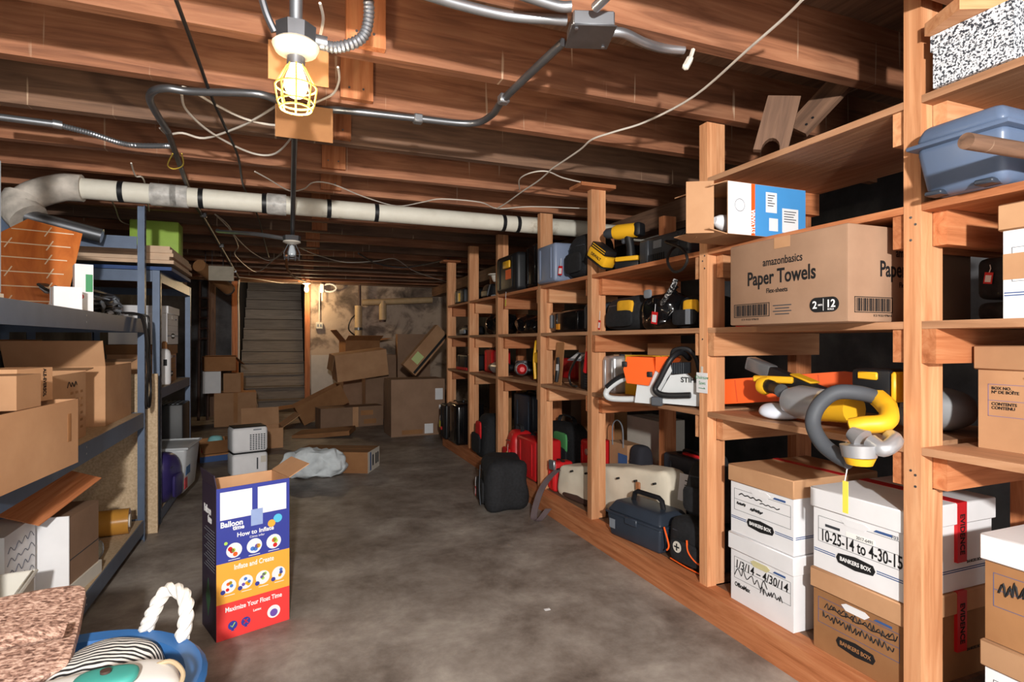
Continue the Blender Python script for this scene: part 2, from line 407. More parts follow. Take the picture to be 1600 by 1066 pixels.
def rack(label, xf, xb, y0, y1, ztop, levels, ties=(), deckm=particle):
    r = thing('steel_rack', label, 'rack', ((xf + xb) / 2, (y0 + y1) / 2, 0), 0, 'blue steel racks')
    upright(r, xf, y1, ztop, 1, -1, 1); upright(r, xf, y0, ztop, 1, 1, 1)
    upright(r, xb, y1, ztop, -1, -1, 1); upright(r, xb, y0, ztop, -1, 1, 1)
    for z, bh, dk in levels:
        for xx in (xf - .006, xb + .002):
            m = MB(); m.box(xx, xx + .004, y0 + .042, y1 - .042, z - bh, z - .001)
            m.box(xx - (.02 if xx > (xf + xb) / 2 else -.004), xx + (.0 if xx > (xf + xb) / 2 else .024), y0 + .042, y1 - .042, z - .022, z - .018); bo = m.world('beam', steelb, r)
        for yy in (y0 + .004, y1 - .008):
            m = MB(); m.box(xb + .042, xf - .042, yy, yy + .004, z - bh, z - .001); m.world('end_beam', steelb, r)
        m = MB(); m.box(xb + .008, xf - .007, y0 + .045, y1 - .045, z - .017, z); m.world('deck', dk, r)
        for q in (.045, .02):
            for yy in ((y0 + y1) / 2, ):
                m = MB(); m.cyl((xf - .0025, yy, z - q), (xf - .001, yy, z - q), .004, 8); m.world('rivet', galv, r)
    for z in ties:
        m = MB(); m.box(xb + .042, xf - .042, y1 - .008, y1 - .004, z - .066, z); m.world('end_beam', steelb, r)
    return r
RX = -.70
RB = -1.33
rack('near blue steel rack with particle board decks along the left wall', RX, RB, 1.62, 3.60, 1.80, [(.117, .07, particle), (.69, .075, particle), (1.19, .072, particle)], ties=(1.634,))
rack('shorter far blue steel rack standing beyond the particle board panel', RX + .02, RB + .02, 3.86, 5.03, 1.485, [(.075, .06, particle), (.795, .06, particle), (1.485, .066, wood('old', 'y'))])
m = MB(); m.box(-1.36, -.665, 3.70, 3.718, 0, .89); tag(m.world('particle_board_panel', particle), 'upright particle board panel standing between the two steel racks', 'board')
# ------------------------------------------------------------------ builders
def I(u0, u1, vt, lv, X, d):
    """pixel extent of something on a right-hand shelf -> centre, width, height"""
    z = LV[lv] if isinstance(lv, str) else lv
    ya, yb = yat(u0, X), yat(u1, X); yc = (ya + yb) / 2
    h = H + (533 - vt) * (X * ST + yc * CT) / F - z
    return (X + d / 2, yc, z + .0005), ya - yb, h
def straptube(m, pts, w, t=.003, mi=0, wd=(0, 1, 0)):
    """flat ribbon along pts, width along wd"""
    P = poly2(pts, 5); wd = Vector(wd) * w / 2; vs = []; fs = []
    for i, p in enumerate(P):
        a = P[max(i - 1, 0)]; b = P[min(i + 1, len(P) - 1)]; nrm = (b - a).cross(wd)
        nrm = nrm.normalized() * t / 2 if nrm.length > 1e-9 else Vector((0, 0, t / 2))
        vs += [p + wd + nrm, p - wd + nrm, p - wd - nrm, p + wd - nrm]
    for i in range(len(P) - 1):
        for k in range(4): fs.append((4 * i + k, 4 * i + (k + 1) % 4, 4 * i + 4 + (k + 1) % 4, 4 * i + 4 + k))
    fs += [(3, 2, 1, 0), tuple(4 * (len(P) - 1) + k for k in range(4))]
    return m.raw(vs, fs, mi, True)
def hangtag(p, x, y, z, col, w=.026, h=.04, s=.05, rz=0):
    """string and card of an evidence tag, in the local frame of p"""
    c, s_ = math.cos(R(rz)), math.sin(R(rz))
    m = MB(); m.tube([(x, y, z), (x + .004, y - .004, z - s * .5), (x, y - .003, z - s)], .0011, 5); m.build('tag_string', white, p)
    m = MB(); m.box(-w / 2, w / 2, -.0006, .0006, -h, 0); t = m.build('tag', col, p, (x, y - .003, z - s), (0, R(8), R(rz)))
    if col in (red, tapec):
        m = MB(); m.box(-w * .34, w * .34, -.0012, -.0006, -h * .85, -h * .25); m.build('tag_label', white, t)
def carton(label, loc, rz, w, d, h, mt=None, flaps={}, rot=None, cat='box', name='cardboard_box', th=.004, group=None, closed=False, tape=False):
    mt = mt or kraft
    o = thing(name, label, cat, loc, rz, group, rot)
    m = MB(); a, b = w / 2, d / 2
    if closed: m.box(-a, a, -b, b, 0, h)
    else:
        m.box(-a, a, -b, b, 0, th); m.box(-a, a, -b, -b + th, th, h); m.box(-a, a, b - th, b, th, h)
        m.box(-a, -a + th, -b + th, b - th, th, h); m.box(a - th, a, -b + th, b - th, th, h)
    m.build('body', mt, o)
    for k, (ang, ln) in flaps.items():
        m = MB()
        if k in 'fb':
            sg = -1 if k == 'f' else 1
            m.box(-a, a, min(0, sg * ln), max(0, sg * ln), 0, th); m.build('flap', mt, o, (0, sg * b, h), (R(ang) * sg, 0, 0))
        else:
            sg = -1 if k == 'l' else 1
            m.box(min(0, sg * ln), max(0, sg * ln), -b, b, 0, th); m.build('flap', mt, o, (sg * a, 0, h), (0, -R(ang) * sg, 0))
    if closed:
        m = MB(); m.box(-a - .0006, a + .0006, -.003, .003, h * .25, h + .0006); m.build('seam', kraftd, o)
    if tape:
        m = MB(); m.box(-.025, .025, -b - .0012, -b - .0002, h * .1, h); m.build('packing_tape', kraftd, o)
    return o
def softbag(label, loc, rz, w, d, h, mt, cat='bag', name='tool_bag', p=4, amp=.012, seed=1, taper=.12, handle=True, patch=None, flap=None, strap=None, n=10, group=None):
    o = thing(name, label, cat, loc, rz, group)
    m = MB(); m.soft(w, d, h, p, n, amp, seed, taper); m.build('bag_body', mt, o)
    q = 1 - taper * .74; m = MB(); m.tube(poly2([(-w * .34 * q, -d * .468 * q, h * .72), (0, -d * .475 * q, h * .74), (w * .34 * q, -d * .468 * q, h * .72)]), .0035, 6); m.build('zip', dgrey, o)
    if handle:
        m = MB(); straptube(m, [(-w * .22, 0, h * .93), (-w * .16, 0, h * 1.12), (w * .16, 0, h * 1.12), (w * .22, 0, h * .93)], .03, .005); m.build('carry_handle', blackf, o)
    m = MB(); m.soft(w * .6, .02, h * .45, 6, 5, .002, seed + 3, 0, flat=False); m.build('pocket', patch or mt, o, (0, -d * .5, h * .12))
    if flap: 
        m = MB(); m.soft(w * .34, .02, h * .4, 6, 5, .003, seed + 5, 0, flat=False); m.build('coloured_panel', flap, o, (w * .12, -d * .47, h * .45))
    return o
def polybag(label, loc, rz, w, d, h, mt=None, seed=1, group=None):
    o = thing('plastic_bag', label, 'bag', loc, rz, group)
    m = MB(); m.soft(w, d, h * .85, 3, 14, .03, seed, .1, freq=16); m.build('bag_body', mt or gloss, o)
    m = MB(); m.tube(poly2([(w * .2, 0, h * .7), (w * .25, -.01, h * .9), (w * .3, .0, h)]), [.02] * 6 + [.012] * 6 + [.02], 8); m.build('knotted_neck', mt or gloss, o)
    return o
def hardcase(label, loc, rz, w, d, h, mt, handle='top', cat='case', name='tool_case', r=.018, latch=None, ribs=True, rot=None, group=None):
    o = thing(name, label, cat, loc, rz, group, rot)
    m = MB(); m.rbox(-w / 2, w / 2, -d / 2, d / 2, 0, h, r, 3); m.build('shell', mt, o)
    m = MB(); m.rbox(-w / 2 - .003, w / 2 + .003, -.006, .006, .004, h - .004, .003, 1); m.build('seam', mt, o)
    if ribs:
        for x in (-.3, .3):
            m = MB(); m.rbox(w * x - .012, w * x + .012, -d / 2 - .005, -d / 2 + .01, h * .1, h * .9, .004, 1); m.build('rib', mt, o)
    if handle:
        m = MB(); m.tube(poly2([(-w * .2, 0, h - .004), (-w * .17, 0, h + .025), (w * .17, 0, h + .025), (w * .2, 0, h - .004)], 4), .008, 8); m.build('handle', black, o)
    for x in (-.3, .3):
        m = MB(); m.rbox(w * x - .014, w * x + .014, -.012, .012, h - .002, h + .007, .003, 1); m.build('latch', latch or black, o)
    return o
def bankers(label, loc, rz=-90, w=.30, l=.40, h=.2535, body=white, lid=white, logo=True, stripe=True, tape=False, note=None, frame=True, hole=white, lidh=.062, plate_ink=wink):
    o = thing('storage_box', label, 'box', loc, rz, 'archive boxes')
    hb = h - .002; m = MB(); m.box(-w / 2 + .008, w / 2 - .008, -l / 2 + .008, l / 2 - .008, 0, hb - .004); bd = m.build('body', body, o)
    m = MB(); m.rbox(-w / 2, w / 2, -l / 2, l / 2, hb - lidh, hb, .003, 1); ld = m.build('lid', lid, o)
    yf = -l / 2 + .008
    m = MB(); m.prism([(-.045, 0), (-.03, -.013), (.03, -.013), (.045, 0), (.03, .008), (-.03, .008)], -.0016, 0); m.build('hand_hole', hole, o, (0, yf, hb - lidh - .018))
    if logo:
        g = MB(); g.prism([(-.062, 0), (-.055, -.014), (0, -.02), (.055, -.014), (.062, 0), (.055, .014), (0, .02), (-.055, .014)], -.0016, 0)
        pl_ = g.build('logo_plate', ink, o, (-.0, yf, .055)); text('BANKERS BOX', .017, plate_ink, pl_, (0, -.0022, 0), bold=.02, width=.098)
        text('BANKERS BOX', .012, ink, o, (w / 2 - .0078, l * .28, .075), (90, 0, 90), bold=.02, width=.07)
    if stripe:
        for dz in (0, .006):
            for xa, xb in ((-w / 2 + .01, -.066), (.066, w / 2 - .01)):
                m = MB(); m.box(xa, xb, yf - .0007, yf, .052 + dz, .0545 + dz); m.build('stripe', blueink, o)
            m = MB(); m.box(w / 2 - .008, w / 2 - .0073, yf + .01, l / 2 - .02, .052 + dz, .0545 + dz); m.build('stripe', blueink, o)
    if frame:
        fm = blueink if body is not white else dgrey; xa, xb, za, zb = -w / 2 + .025, w / 2 - .02, .085, .163
        for (p, q, r_, s_) in ((xa, xb, za, za + .001), (xa, xb, zb, zb + .001), (xa, xa + .001, za, zb), (xb, xb + .001, za, zb), (xa, xb, .125, .126)):
            m = MB(); m.box(p, q, yf - .0006, yf, r_, s_); m.build('printed_line', fm, o)
        m = MB(); m.prism([(-.028, 0), (-.02, .007), (.026, .007), (.026, 0)], -.0008, 0); m.build('blue_mark', blueink, o, (w * .28, yf, .168))
    if tape:
        xs = w / 2
        m = MB(); m.box(xs - .0085, xs + .0012, .02, .062, hb - .17, hb); m.box(-w / 2, xs + .0012, .02, .062, hb, hb + .0012); tp = m.build('evidence_tape', tapec, o)
        text('EVIDENCE', .028, ink, tp, (xs + .0018, .041, hb - .09), (90, 90, 90), bold=.02, width=.115)
    return o
def scrawl(p, x0, x1, z, y, amp, n, r=.0013, seed=0, mt=None, name='marker_scribble'):
    rnd = random.Random(seed); pts = []
    for i in range(n):
        t = i / (n - 1); pts.append((x0 + (x1 - x0) * t + rnd.uniform(-1, 1) * amp * .3, y, z + amp * (1 if i % 2 else -1) * rnd.uniform(.3, 1) - .0 * t))
    m = MB(); m.tube(poly2(pts, 3), r, 4); return m.build(name, mt or ink, p)
def drill(label, loc, rz, s=1, col=yellow, batt=True, rot=None, chuck=dgrey, cat='drill', name='cordless_drill', group=None):
    """x: chuck direction, z up, stands on its battery"""
    o = thing(name, label, cat, loc, rz, group, rot)
    m = MB(); m.lathe([(.018 * s, -.07 * s), (.032 * s, -.06 * s), (.034 * s, .03 * s), (.028 * s, .05 * s)], 14, Matrix.Translation((0, 0, .17 * s)) @ Matrix.Rotation(R(90), 4, 'Y')); hd = m.build('motor_housing', col, o)
    m = MB(); m.lathe([(.026 * s, .05 * s), (.024 * s, .085 * s), (.012 * s, .1 * s)], 12, Matrix.Translation((0, 0, .17 * s)) @ Matrix.Rotation(R(90), 4, 'Y')); m.build('chuck', chuck, o)
    m = MB(); m.rbox(-.09 * s, -.055 * s, -.03 * s, .03 * s, .14 * s, .2 * s, .012 * s, 2); m.build('end_cap', black, hd)
    m = MB(); m.tube([(-.02 * s, 0, .15 * s), (-.03 * s, 0, .1 * s), (-.032 * s, 0, .055 * s)], [.02 * s, .018 * s, .021 * s], 10); m.build('grip', black, o)
    m = MB(); m.rbox(-.004 * s, .012 * s, -.008 * s, .008 * s, .115 * s, .14 * s, .004 * s, 1); m.build('trigger', dgrey, o)
    if batt:
        m = MB(); m.rbox(-.085 * s, .03 * s, -.036 * s, .036 * s, .0, .034 * s, .008 * s, 2); b = m.build('battery', black, o)
        m = MB(); m.rbox(-.083 * s, .028 * s, -.0375 * s, .0375 * s, .034 * s, .055 * s, .006 * s, 2); m.build('battery_foot', col, o)
        m = MB(); m.box(-.07 * s, .01 * s, -.038 * s, -.036 * s, .006 * s, .022 * s); m.build('battery_label', col, b)
    return o

# ================================================================== things on the right-hand shelves
# ---- archive boxes on the deck
DK = .1065
BXX = X0 + .212
b1 = bankers('white archive box at the bottom left with a sprawling black scribble under its dates', (BXX, 1.552, DK), logo=False, stripe=False, hole=mat('straw', (206, 198, 150), .7))
text('1/3/14 – 4/30/14', .043, ink, b1, (.0, -.1926, .138), bold=.012, width=.235, name='handwriting', shear=.1)
scrawl(b1, -.12, .03, .108, -.1926, .02, 11, .0017, 3); scrawl(b1, 0, .1, .088, -.1926, .014, 15, .0017, 5)
text('OfficeMax', .022, ink, b1, (-.085, -.1926, .062), bold=.03, width=.075)
b2 = bankers('white archive box with a kraft lid, two crossed-out lines on its front', (BXX, 1.552, DK + .254), lid=kraft)
scrawl(b2, -.1, .01, .148, -.1926, .004, 9, .0022, 8); scrawl(b2, .0, .085, .139, -.1926, .003, 8, .0017, 18); scrawl(b2, -.11, -.07, .112, -.1926, .005, 12, .0025, 9); scrawl(b2, -.045, .01, .106, -.1926, .006, 16, .0025, 10)
b3 = bankers('kraft archive box under the one dated 10-25-14, its front heavily scribbled over', (BXX, 1.19, DK), body=kraftd, lid=kraft, tape=True, stripe=False, plate_ink=kraftd)
scrawl(b3, -.1, .125, .146, -.1926, .012, 34, .0014, 21); scrawl(b3, -.09, .12, .14, -.1927, .004, 10, .0017, 24); scrawl(b3, -.11, .115, .112, -.1926, .012, 36, .0016, 22)
b4 = bankers('white archive box dated 10-25-14 with a yellow tag dangling before it', (BXX, 1.19, DK + .254), tape=True)
text('10-25-14 to 4-30-15', .05, ink, b4, (.012, -.1926, .105), bold=.014, width=.25, name='handwriting')
m = MB(); m.box(-.03, .06, -.1928, -.192, .128, .142); lb = m.build('sticker', mat('sticker', (244, 244, 240), .5, var=0), b4); text('2017-6491', .013, dgrey, lb, (.03, -.1932, .1345), width=.05)
m = MB(); m.box(-.1, -.05, -.1928, -.192, .136, .144); m.build('barcode_sticker', dgrey, b4)
text('703', .014, dgrey, b4, (.118, -.1926, .17))
m = MB(); m.box(-.15, .15, .02, .05, .2521, .2529); m.build('red_tape', tapec, b2)
b5 = bankers('kraft archive box with a white lid and thick black scrawl at the frame edge', (BXX, .712, DK + .254), body=kraftd, lid=white, tape=True, stripe=False, plate_ink=kraftd)
scrawl(b5, -.115, .05, .135, -.1926, .02, 26, .0026, 33)
b6 = bankers('white archive box with a kraft lid under the scrawled kraft box', (BXX, .712, DK), body=white, lid=kraft)
b7 = bankers('plain kraft archive box printed with purple content lines on the middle shelf', (1.875, .795, LV['s1'] + .0005), body=kraft, lid=kraft, logo=False, stripe=False, h=.268, hole=kraftd, frame=False)
pur = mat('purple_ink', (128, 112, 140), .7, var=0)
for z0, z1, xa, xb in ((.085, .0865, -.12, .13), (.166, .1675, -.12, .13), (.125, .1265, -.12, .13)):
    m = MB(); m.box(xa, xb, -.1926, -.192, z0, z1); m.build('printed_line', pur, b7)
m = MB(); m.box(-.12, -.1185, -.1926, -.192, .085, .167); m.build('printed_line', pur, b7)
for z, t in ((.157, 'BOX NO.'), (.147, 'Nº DE BOÎTE'), (.117, 'CONTENTS'), (.107, 'CONTENU')):
    text(t, .0105, ink, b7, (-.112, -.1928, z), align='LEFT', bold=.02)
b8 = bankers('white and kraft archive box beside the black cases on the upper shelf', (BXX, .675, LV['s2'] + .0005), lid=kraft, h=.268)
m = MB(); m.box(-.142, .0, -.1932, -.192, .09, .15); m.build('brown_tape', kraft, b8)

# ---- upper right corner
sp = ramp_mat('speckle', [(.44, (52, 56, 64)), (.52, (222, 224, 228))], (1, 1, 1), 170, 2, rough=.6, bump=0, rnd=False)
o = thing('photo_box', 'black and white speckled lidded box on the top shelf', 'box', (1.70, .868, LV['top'] + .0005), -90)
m = MB(); m.box(-.086, .086, -.17, .17, 0, .115); m.build('body', sp, o); m = MB(); m.box(-.09, .09, -.174, .174, .093, .133); m.build('lid', sp, o)
carton('plain white box next to the speckled box on the top shelf', (1.73, .62, LV['top'] + .0005), -90, .27, .36, .133, white, closed=True)
o = thing('plank_offcut', 'sawn pale plank offcut lying above the speckled box', 'plank', (1.69, .82, 1.849), 0, rot=(0, 0, R(-24)))
m = MB(); m.box(-.22, .22, -.06, .06, 0, .032); m.build('plank', wood('new', 'x'), o)
o = thing('plastic_tote', 'slate blue lidded plastic tote jutting out over its shelf', 'tote', (1.70, .868, LV['s3'] + .0005), -90)
def taper_box(m, w0, d0, w1, d1, z0, z1, r=.02, mi=0):
    bm = bmesh.new(); bmesh.ops.create_cube(bm, size=1)
    for p in bm.verts:
        t = p.co.z + .5; p.co = Vector((p.co.x * (w0 + (w1 - w0) * t), p.co.y * (d0 + (d1 - d0) * t), z0 + (z1 - z0) * t))
    bmesh.ops.bevel(bm, geom=[e for e in bm.edges], offset=r, segments=3, affect='EDGES', profile=.5); m.bm(bm, mi)
m = MB(); taper_box(m, .17, .40, .2, .45, 0, .125); m.build('tub', blueg, o)
m = MB(); m.rbox(-.112, .112, -.237, .237, .118, .13, .005, 2); m.build('rim', blueg, o)
m = MB(); taper_box(m, .205, .455, .175, .425, .13, .175, .018); m.build('lid', blueg, o)
for x in (-.06, .05):
    m = MB(); m.rbox(x - .02, x + .02, -.215, -.17, -.0, .012, .003, 1); m.build('foot', navy, o)
o = tag(MB().cyl((1.28, .735, 1.478), (1.92, .70, 1.475), .0165, 16).world('wooden_dowel', wood('old', 'x')), 'round wooden pole end poking out beside the blue tote', 'pole')
for k, (z, hh, lab) in enumerate(((0, .05, 'flat black case at the bottom of the dark shelf recess'), (.0585, .11, 'black case with a red tag deep on the shelf beside the post'))):
    o = hardcase(lab, (1.90, .905, LV['s2'] + .0005 + z), -90, .13, .34, hh, blackf, handle=None, ribs=False)
    if k: hangtag(o, -.03, -.172, .09, red, .02, .03, .02)
o = softbag('grey-white fabric cover crumpled behind the kraft box on the middle shelf', (1.87, 1.15, LV['s1'] + .0005), -90, .2, .2, .13, mat('grey_cloth', (150, 152, 154), .8), cat='cloth', name='dust_cover', p=2.6, amp=.03, handle=False)

# ---- paper towel carton
PT_ = thing('paper_towel_carton', 'large kraft carton of paper towels with black print', 'box', (1.685, 1.326, LV['s2'] + .0005), -90)
m = MB(); m.rbox(-.222, .222, -.265, .265, 0, .27, .006, 2); m.build('body', kraftg, PT_)
m = MB(); m.box(-.03, .03, -.2662, -.2652, .235, .2695); m.build('packing_tape', kraft, PT_)
def ptprint(rot, f):
    """f maps (across, height) to the face"""
    text('amazonbasics', .036, ink, PT_, f(0, .197), rot, bold=.008, width=.15); text('Paper Towels', .062, ink, PT_, f(-.01, .148), rot, bold=.02, width=.26)
    text('Flex-sheets', .021, ink, PT_, f(-.02, .106), rot, bold=.012, width=.082)
for face, rot in (('front', (90, 0, 0)), ('side', (90, 0, 90))):
    f = (lambda a, z: (a, -.2657, z)) if face == 'front' else (lambda a, z: (.2227, a, z))
    ptprint(rot, f)
    m = MB(); n0 = -.195
    for k in range(30):
        wd = .0012 + .0025 * ((k * 7) % 5) / 4; a = n0 + k * .0046
        if face == 'front': m.box(a, a + wd, -.2659, -.2651, .03, .066)
        else: m.box(.2221, .2229, a - .04, a + wd - .04, .03, .066)
    bc = m.build('barcode', ink, PT_); bc['kind'] = 'stuff'
    for (a0, a1, z0, z1) in ((n0 - .006, n0 + .146, .026, .028), (n0 - .006, n0 + .146, .068, .07), (n0 - .006, n0 - .004, .026, .07), (n0 + .144, n0 + .146, .026, .07)):
        m = MB(); (m.box(a0, a1, -.2659, -.2651, z0, z1) if face == 'front' else m.box(.2221, .2229, a0 - .04, a1 - .04, z0, z1)); m.build('barcode_frame', ink, PT_)
    for k in range(4):
        p_ = f(.0 if face == 'front' else .05, .058 - .009 * k); m = MB(); e_ = .035 - .008 * (k % 2)
        (m.box(p_[0] - e_, p_[0] + e_, p_[1], p_[1] + .0004, p_[2] - .0015, p_[2] + .0015) if face == 'front' else m.box(p_[0] - .0004, p_[0], p_[1] - e_, p_[1] + e_, p_[2] - .0015, p_[2] + .0015)); m.build('small_print', dgrey, PT_)
    m = MB()
    if face == 'front':
        m.prism([(.121 + .021 * math.cos(R(90 + 15 * k)), .051 + .021 * math.sin(R(90 + 15 * k))) for k in range(13)] + [(.174 + .021 * math.cos(R(-90 + 15 * k)), .051 + .021 * math.sin(R(-90 + 15 * k))) for k in range(13)], -.2662, -.2652); pl_ = m.build('count_badge', ink, PT_); text('2', .03, wink, pl_, (.118, -.267, .05), bold=.02); text('12', .03, wink, pl_, (.17, -.267, .052), bold=.02)
        m = MB(); m.box(.1455, .1465, -.2667, -.2662, .034, .068); m.build('badge_line', wink, pl_)
        text('ROLLS', .007, wink, pl_, (.17, -.267, .037)); text('SHEETS', .007, wink, pl_, (.136, -.267, .05), width=.014)
    text('0 21 91553 97964 8', .009, ink, PT_, f(-.13, .018), rot)

# ---- open lamp carton with the blue, orange and white printed side
LB = thing('lamp_carton', 'open carton with a blue, orange and white printed side above the kraft carton', 'box', (1.554, 1.607, LV['s3'] + .0005), -90)
wL, dL, hL = .19, .35, .178      # x: along the shelf, y: into it
m = MB(); m.box(-.095, .095, -.175, .175, 0, .004); m.box(-.095, .095, -.175, .175, hL - .004, hL); m.box(-.095, -.091, -.175, .175, .004, hL - .004); m.box(.091, .095, -.175, .175, .004, hL - .004); m.box(-.091, .091, .171, .175, .004, hL - .004)
m.build('body', kraft, LB)
for x0, x1, mt_, nm in ((-.1755, -.075, white, 'white_panel'), (-.075, -.058, orange, 'orange_stripe'), (-.058, .1755, mat('print_blue', (74, 150, 214), .45, var=.03), 'blue_panel')):
    m = MB(); m.box(.0951, .0958, x0, x1, 0.001, hL - .001); m.build(nm, mt_, LB)
text('SYLVANIA', .024, wink, LB, (.0962, -.0665, .048), (90, -90, 90), bold=.03, width=.082)
m = MB(); m.tube([(.0962, -.125 + .021 * math.cos(a * .3927), .1 + .021 * math.sin(a * .3927)) for a in range(16)], .0012, 4, closed=True); m.build('emblem_ring', grey, LB)

for (a, b, c, d_) in ((-.01, .04, .085, .155), (.065, .14, .02, .105)):
    m = MB(); m.box(.0958, .0964, a, b, c, d_); lb = m.build('shipping_label', white, LB)
    for k in range(5):
        m = MB(); m.box(.0964, .0967, a + .008, b - .01 - .006 * (k % 3), d_ - .012 - .009 * k, d_ - .009 - .009 * k); m.build('print_line', dgrey, lb)
m = MB(); m.box(.0958, .0964, .005, .045, .022, .066); m.build('icon_grid', white, LB)
for nm, (x0, x1, z0, z1), loc, rot in (('flap', (-.002, .002, -.0, .175), (-.095, -.175, 0.002), (0, 0, 64)), ('flap', (-.095, .095, 0, .08), (0, -.176, hL), (18, 0, 0)), ('flap', (-.095, .095, -.08, 0), (0, -.176, 0.0), (-10, 0, 0))):
    m = MB()
    if z1 > .1: m.box(-.002, .002, -.09, 0, 0, hL - .004)
    else: m.box(-.095, .095, -.08 if z1 > 0 else -.0, 0 if z1 > 0 else -.0, -.002, .002) if False else m.box(-.093, .093, -.075, 0, -.0015, .0015)
    m.build(nm, kraft, LB, loc, tuple(R(a) for a in rot))
m = MB(); m.box(.091, .094, -.09, 0, 0, hL - .004); m.build('flap', kraft, LB, (0, -.175, .002), (0, 0, R(-30)))
m = MB(); m.lathe([(.0, -.04), (.022, -.035), (.03, 0), (.022, .03), (.012, .045)], 14); m.build('bulb', white, LB, (.03, -.13, .05), (R(80), 0, 0))

# ---- planks on the top shelf near the lamp carton
o = thing('plank_with_hole', 'dark plank with a round notch leaning above the top shelf', 'plank', (1.562, 1.51, LV['top'] + .016), 0, rot=(R(-9), R(11), R(-46)))
pl = [(-.055, 0), (-.031, 0)] + [(-.0 + .03 * math.cos(a), .045 * math.sin(a)) for a in [math.pi - k * math.pi / 8 for k in range(9)]] + [(.055, 0), (.06, .2), (-.045, .2)]
m = MB(); m.prism(pl, -.011, .011); m.build('plank', wood('old', 'z'), o)
o = thing('plank_offcut', 'grey weathered plank propped diagonally behind the notched plank', 'plank', tuple(at(1252, 200, X=1.78)), 0, rot=(R(62), R(-47), R(-40)))
m = MB(); m.box(-.02, .23, -.045, .045, 0, .02); m.build('plank', wood('old', 'x'), o)
for q in (.0, .03):
    m = MB(); m.cyl((.01 + q, -.02, .02), (.01 + q, -.02, .0215), .005, 8); m.build('nail', black, o)

# ---- orange bar scabbard and the portable band saw
sc = thing('bar_scabbard', 'long bright orange bar cover lying behind the band saw', 'scabbard', (1.62, 1.95, .80), 0)
dv = Vector((1.93, 1.43, .915)) - Vector((1.61, 1.93, .85)); L_ = dv.length
Ms = Matrix.Translation((-.01, -.02, .05)) @ dv.to_track_quat('X', 'Z').to_matrix().to_4x4()
m = MB(); m.prism([(0, -.045), (L_ * .9, -.04), (L_, -.02), (L_ + .02, .01), (L_, .04), (L_ * .9, .055), (0, .055)], -.012, .012, 0, Ms); m.build('cover', orange, sc)
for t in (.25, .5, .75):
    m = MB(); m.box(L_ * t, L_ * t + .004, -.0128, .0128, -.038, .05, 0, Ms); m.build('moulded_line', mat('orange_dark', (206, 74, 22), .5, var=0), sc)
bs = thing('band_saw', 'yellow and black cordless portable saw with grey curved guard handle', 'power tool', tuple(at(1320, 690, X=1.45)))
def W(u, v, X): return at(u, v, X=X)
rub = mat('rubber_grey', (74, 78, 84), .6, var=.06)
m = MB(); m.tube(poly2([W(1372, 622, 1.56), W(1340, 614, 1.50), W(1305, 614, 1.45), W(1279, 634, 1.42), W(1270, 662, 1.40), W(1284, 692, 1.39), W(1308, 712, 1.39), W(1328, 722, 1.39)]), .021, 12); m.world('guard_handle', rub, bs)
m = MB(); m.tube(poly2([W(1372, 622, 1.56), W(1388, 640, 1.53), W(1384, 660, 1.48), W(1350, 664, 1.44), W(1327, 668, 1.42)]), [.026] * 6 + [.024] * 18 + [.018], 10); m.world('rear_grip', yellow, bs)
m = MB(); m.tube([W(1276, 634, 1.62), W(1335, 640, 1.60)], [.05, .043], 16); m.world('motor_body', yellow, bs)
m = MB(); m.tube([W(1232, 626, 1.60), W(1250, 628, 1.60), W(1284, 634, 1.61)], [.042, .056, .054], 18); m.world('gear_head', silver, bs)
m = MB(); m.tube([W(1228, 625, 1.595), W(1233, 626, 1.60)], [.034, .038], 16); m.world('gear_cap', black, bs)
m = MB(); m.tube([W(1342, 695, 1.38), W(1343, 714, 1.38)], [.045, .04], 16); m.world('wheel_housing', silver, bs)
m = MB(); m.tube([W(1343, 714.5, 1.38), W(1343, 726, 1.38)], [.038, .03], 16); m.world('housing_cap', yellow, bs)
m = MB(); m.tube(poly2([W(1360, 690, 1.40), W(1380, 702, 1.40), W(1398, 690, 1.44), W(1390, 682, 1.47)]), [.02] * 18 + [.016], 10); m.world('blade_guide', silver, bs)
m = MB(); m.tube([W(1330, 676, 1.40), W(1348, 688, 1.40)], [.018, .03], 12); m.world('bracket', silver, bs)
m = MB(); q = W(1375, 603, 1.62); m.rbox(q.x - .05, q.x + .05, q.y - .065, q.y + .055, q.z - .045, q.z + .05, .012, 2, 0); ba = m.world('battery', black, bs)
m = MB(); q2 = q + Vector((-.052, .0, .03)); m.rbox(q2.x - .004, q2.x + .004, q2.y - .03, q2.y + .03, q2.z - .01, q2.z + .012, .003, 1); m.world('battery_label', yellow, bs)
m = MB(); m.rbox(q.x - .053, q.x + .053, q.y - .082, q.y - .0652, q.z - .04, q.z + .045, .006, 1); m.world('battery_rail', yellow, bs)
m = MB(); m.tube(poly2([W(1322, 690, 1.40), W(1325, 720, 1.39), W(1320, 752, 1.385)]), .0016, 5); m.world('tag_string', white, bs)
q = W(1321, 752, 1.384); m = MB(); m.box(q.x - .0006, q.x + .0006, q.y - .008, q.y + .008, q.z - .085, q.z); m.world('tag', tagy, bs)
cs = thing('blade_case', 'long black clear-lidded bar case propped diagonally on the saw shelf', 'case', tuple(W(1240, 640, 1.66)))
dv = W(1300, 622, 1.70) - W(1174, 568, 1.70); Ms = Matrix.Translation(W(1174, 568, 1.70) - Vector(cs.location)) @ dv.to_track_quat('X', 'Z').to_matrix().to_4x4()
m = MB(); m.rbox(0, dv.length, -.02, .02, -.022, .022, .006, 2, 0, Ms); m.build('bar', black, cs)
m = MB(); m.rbox(-.01, .11, -.024, .024, -.026, .026, .008, 2, 0, Ms); m.build('clear_end', clear, cs)
m = MB(); m.rbox(dv.length * .55, dv.length * .8, -.023, .023, .0225, .03, .003, 1, 0, Ms); m.build('latch', yellow, cs)
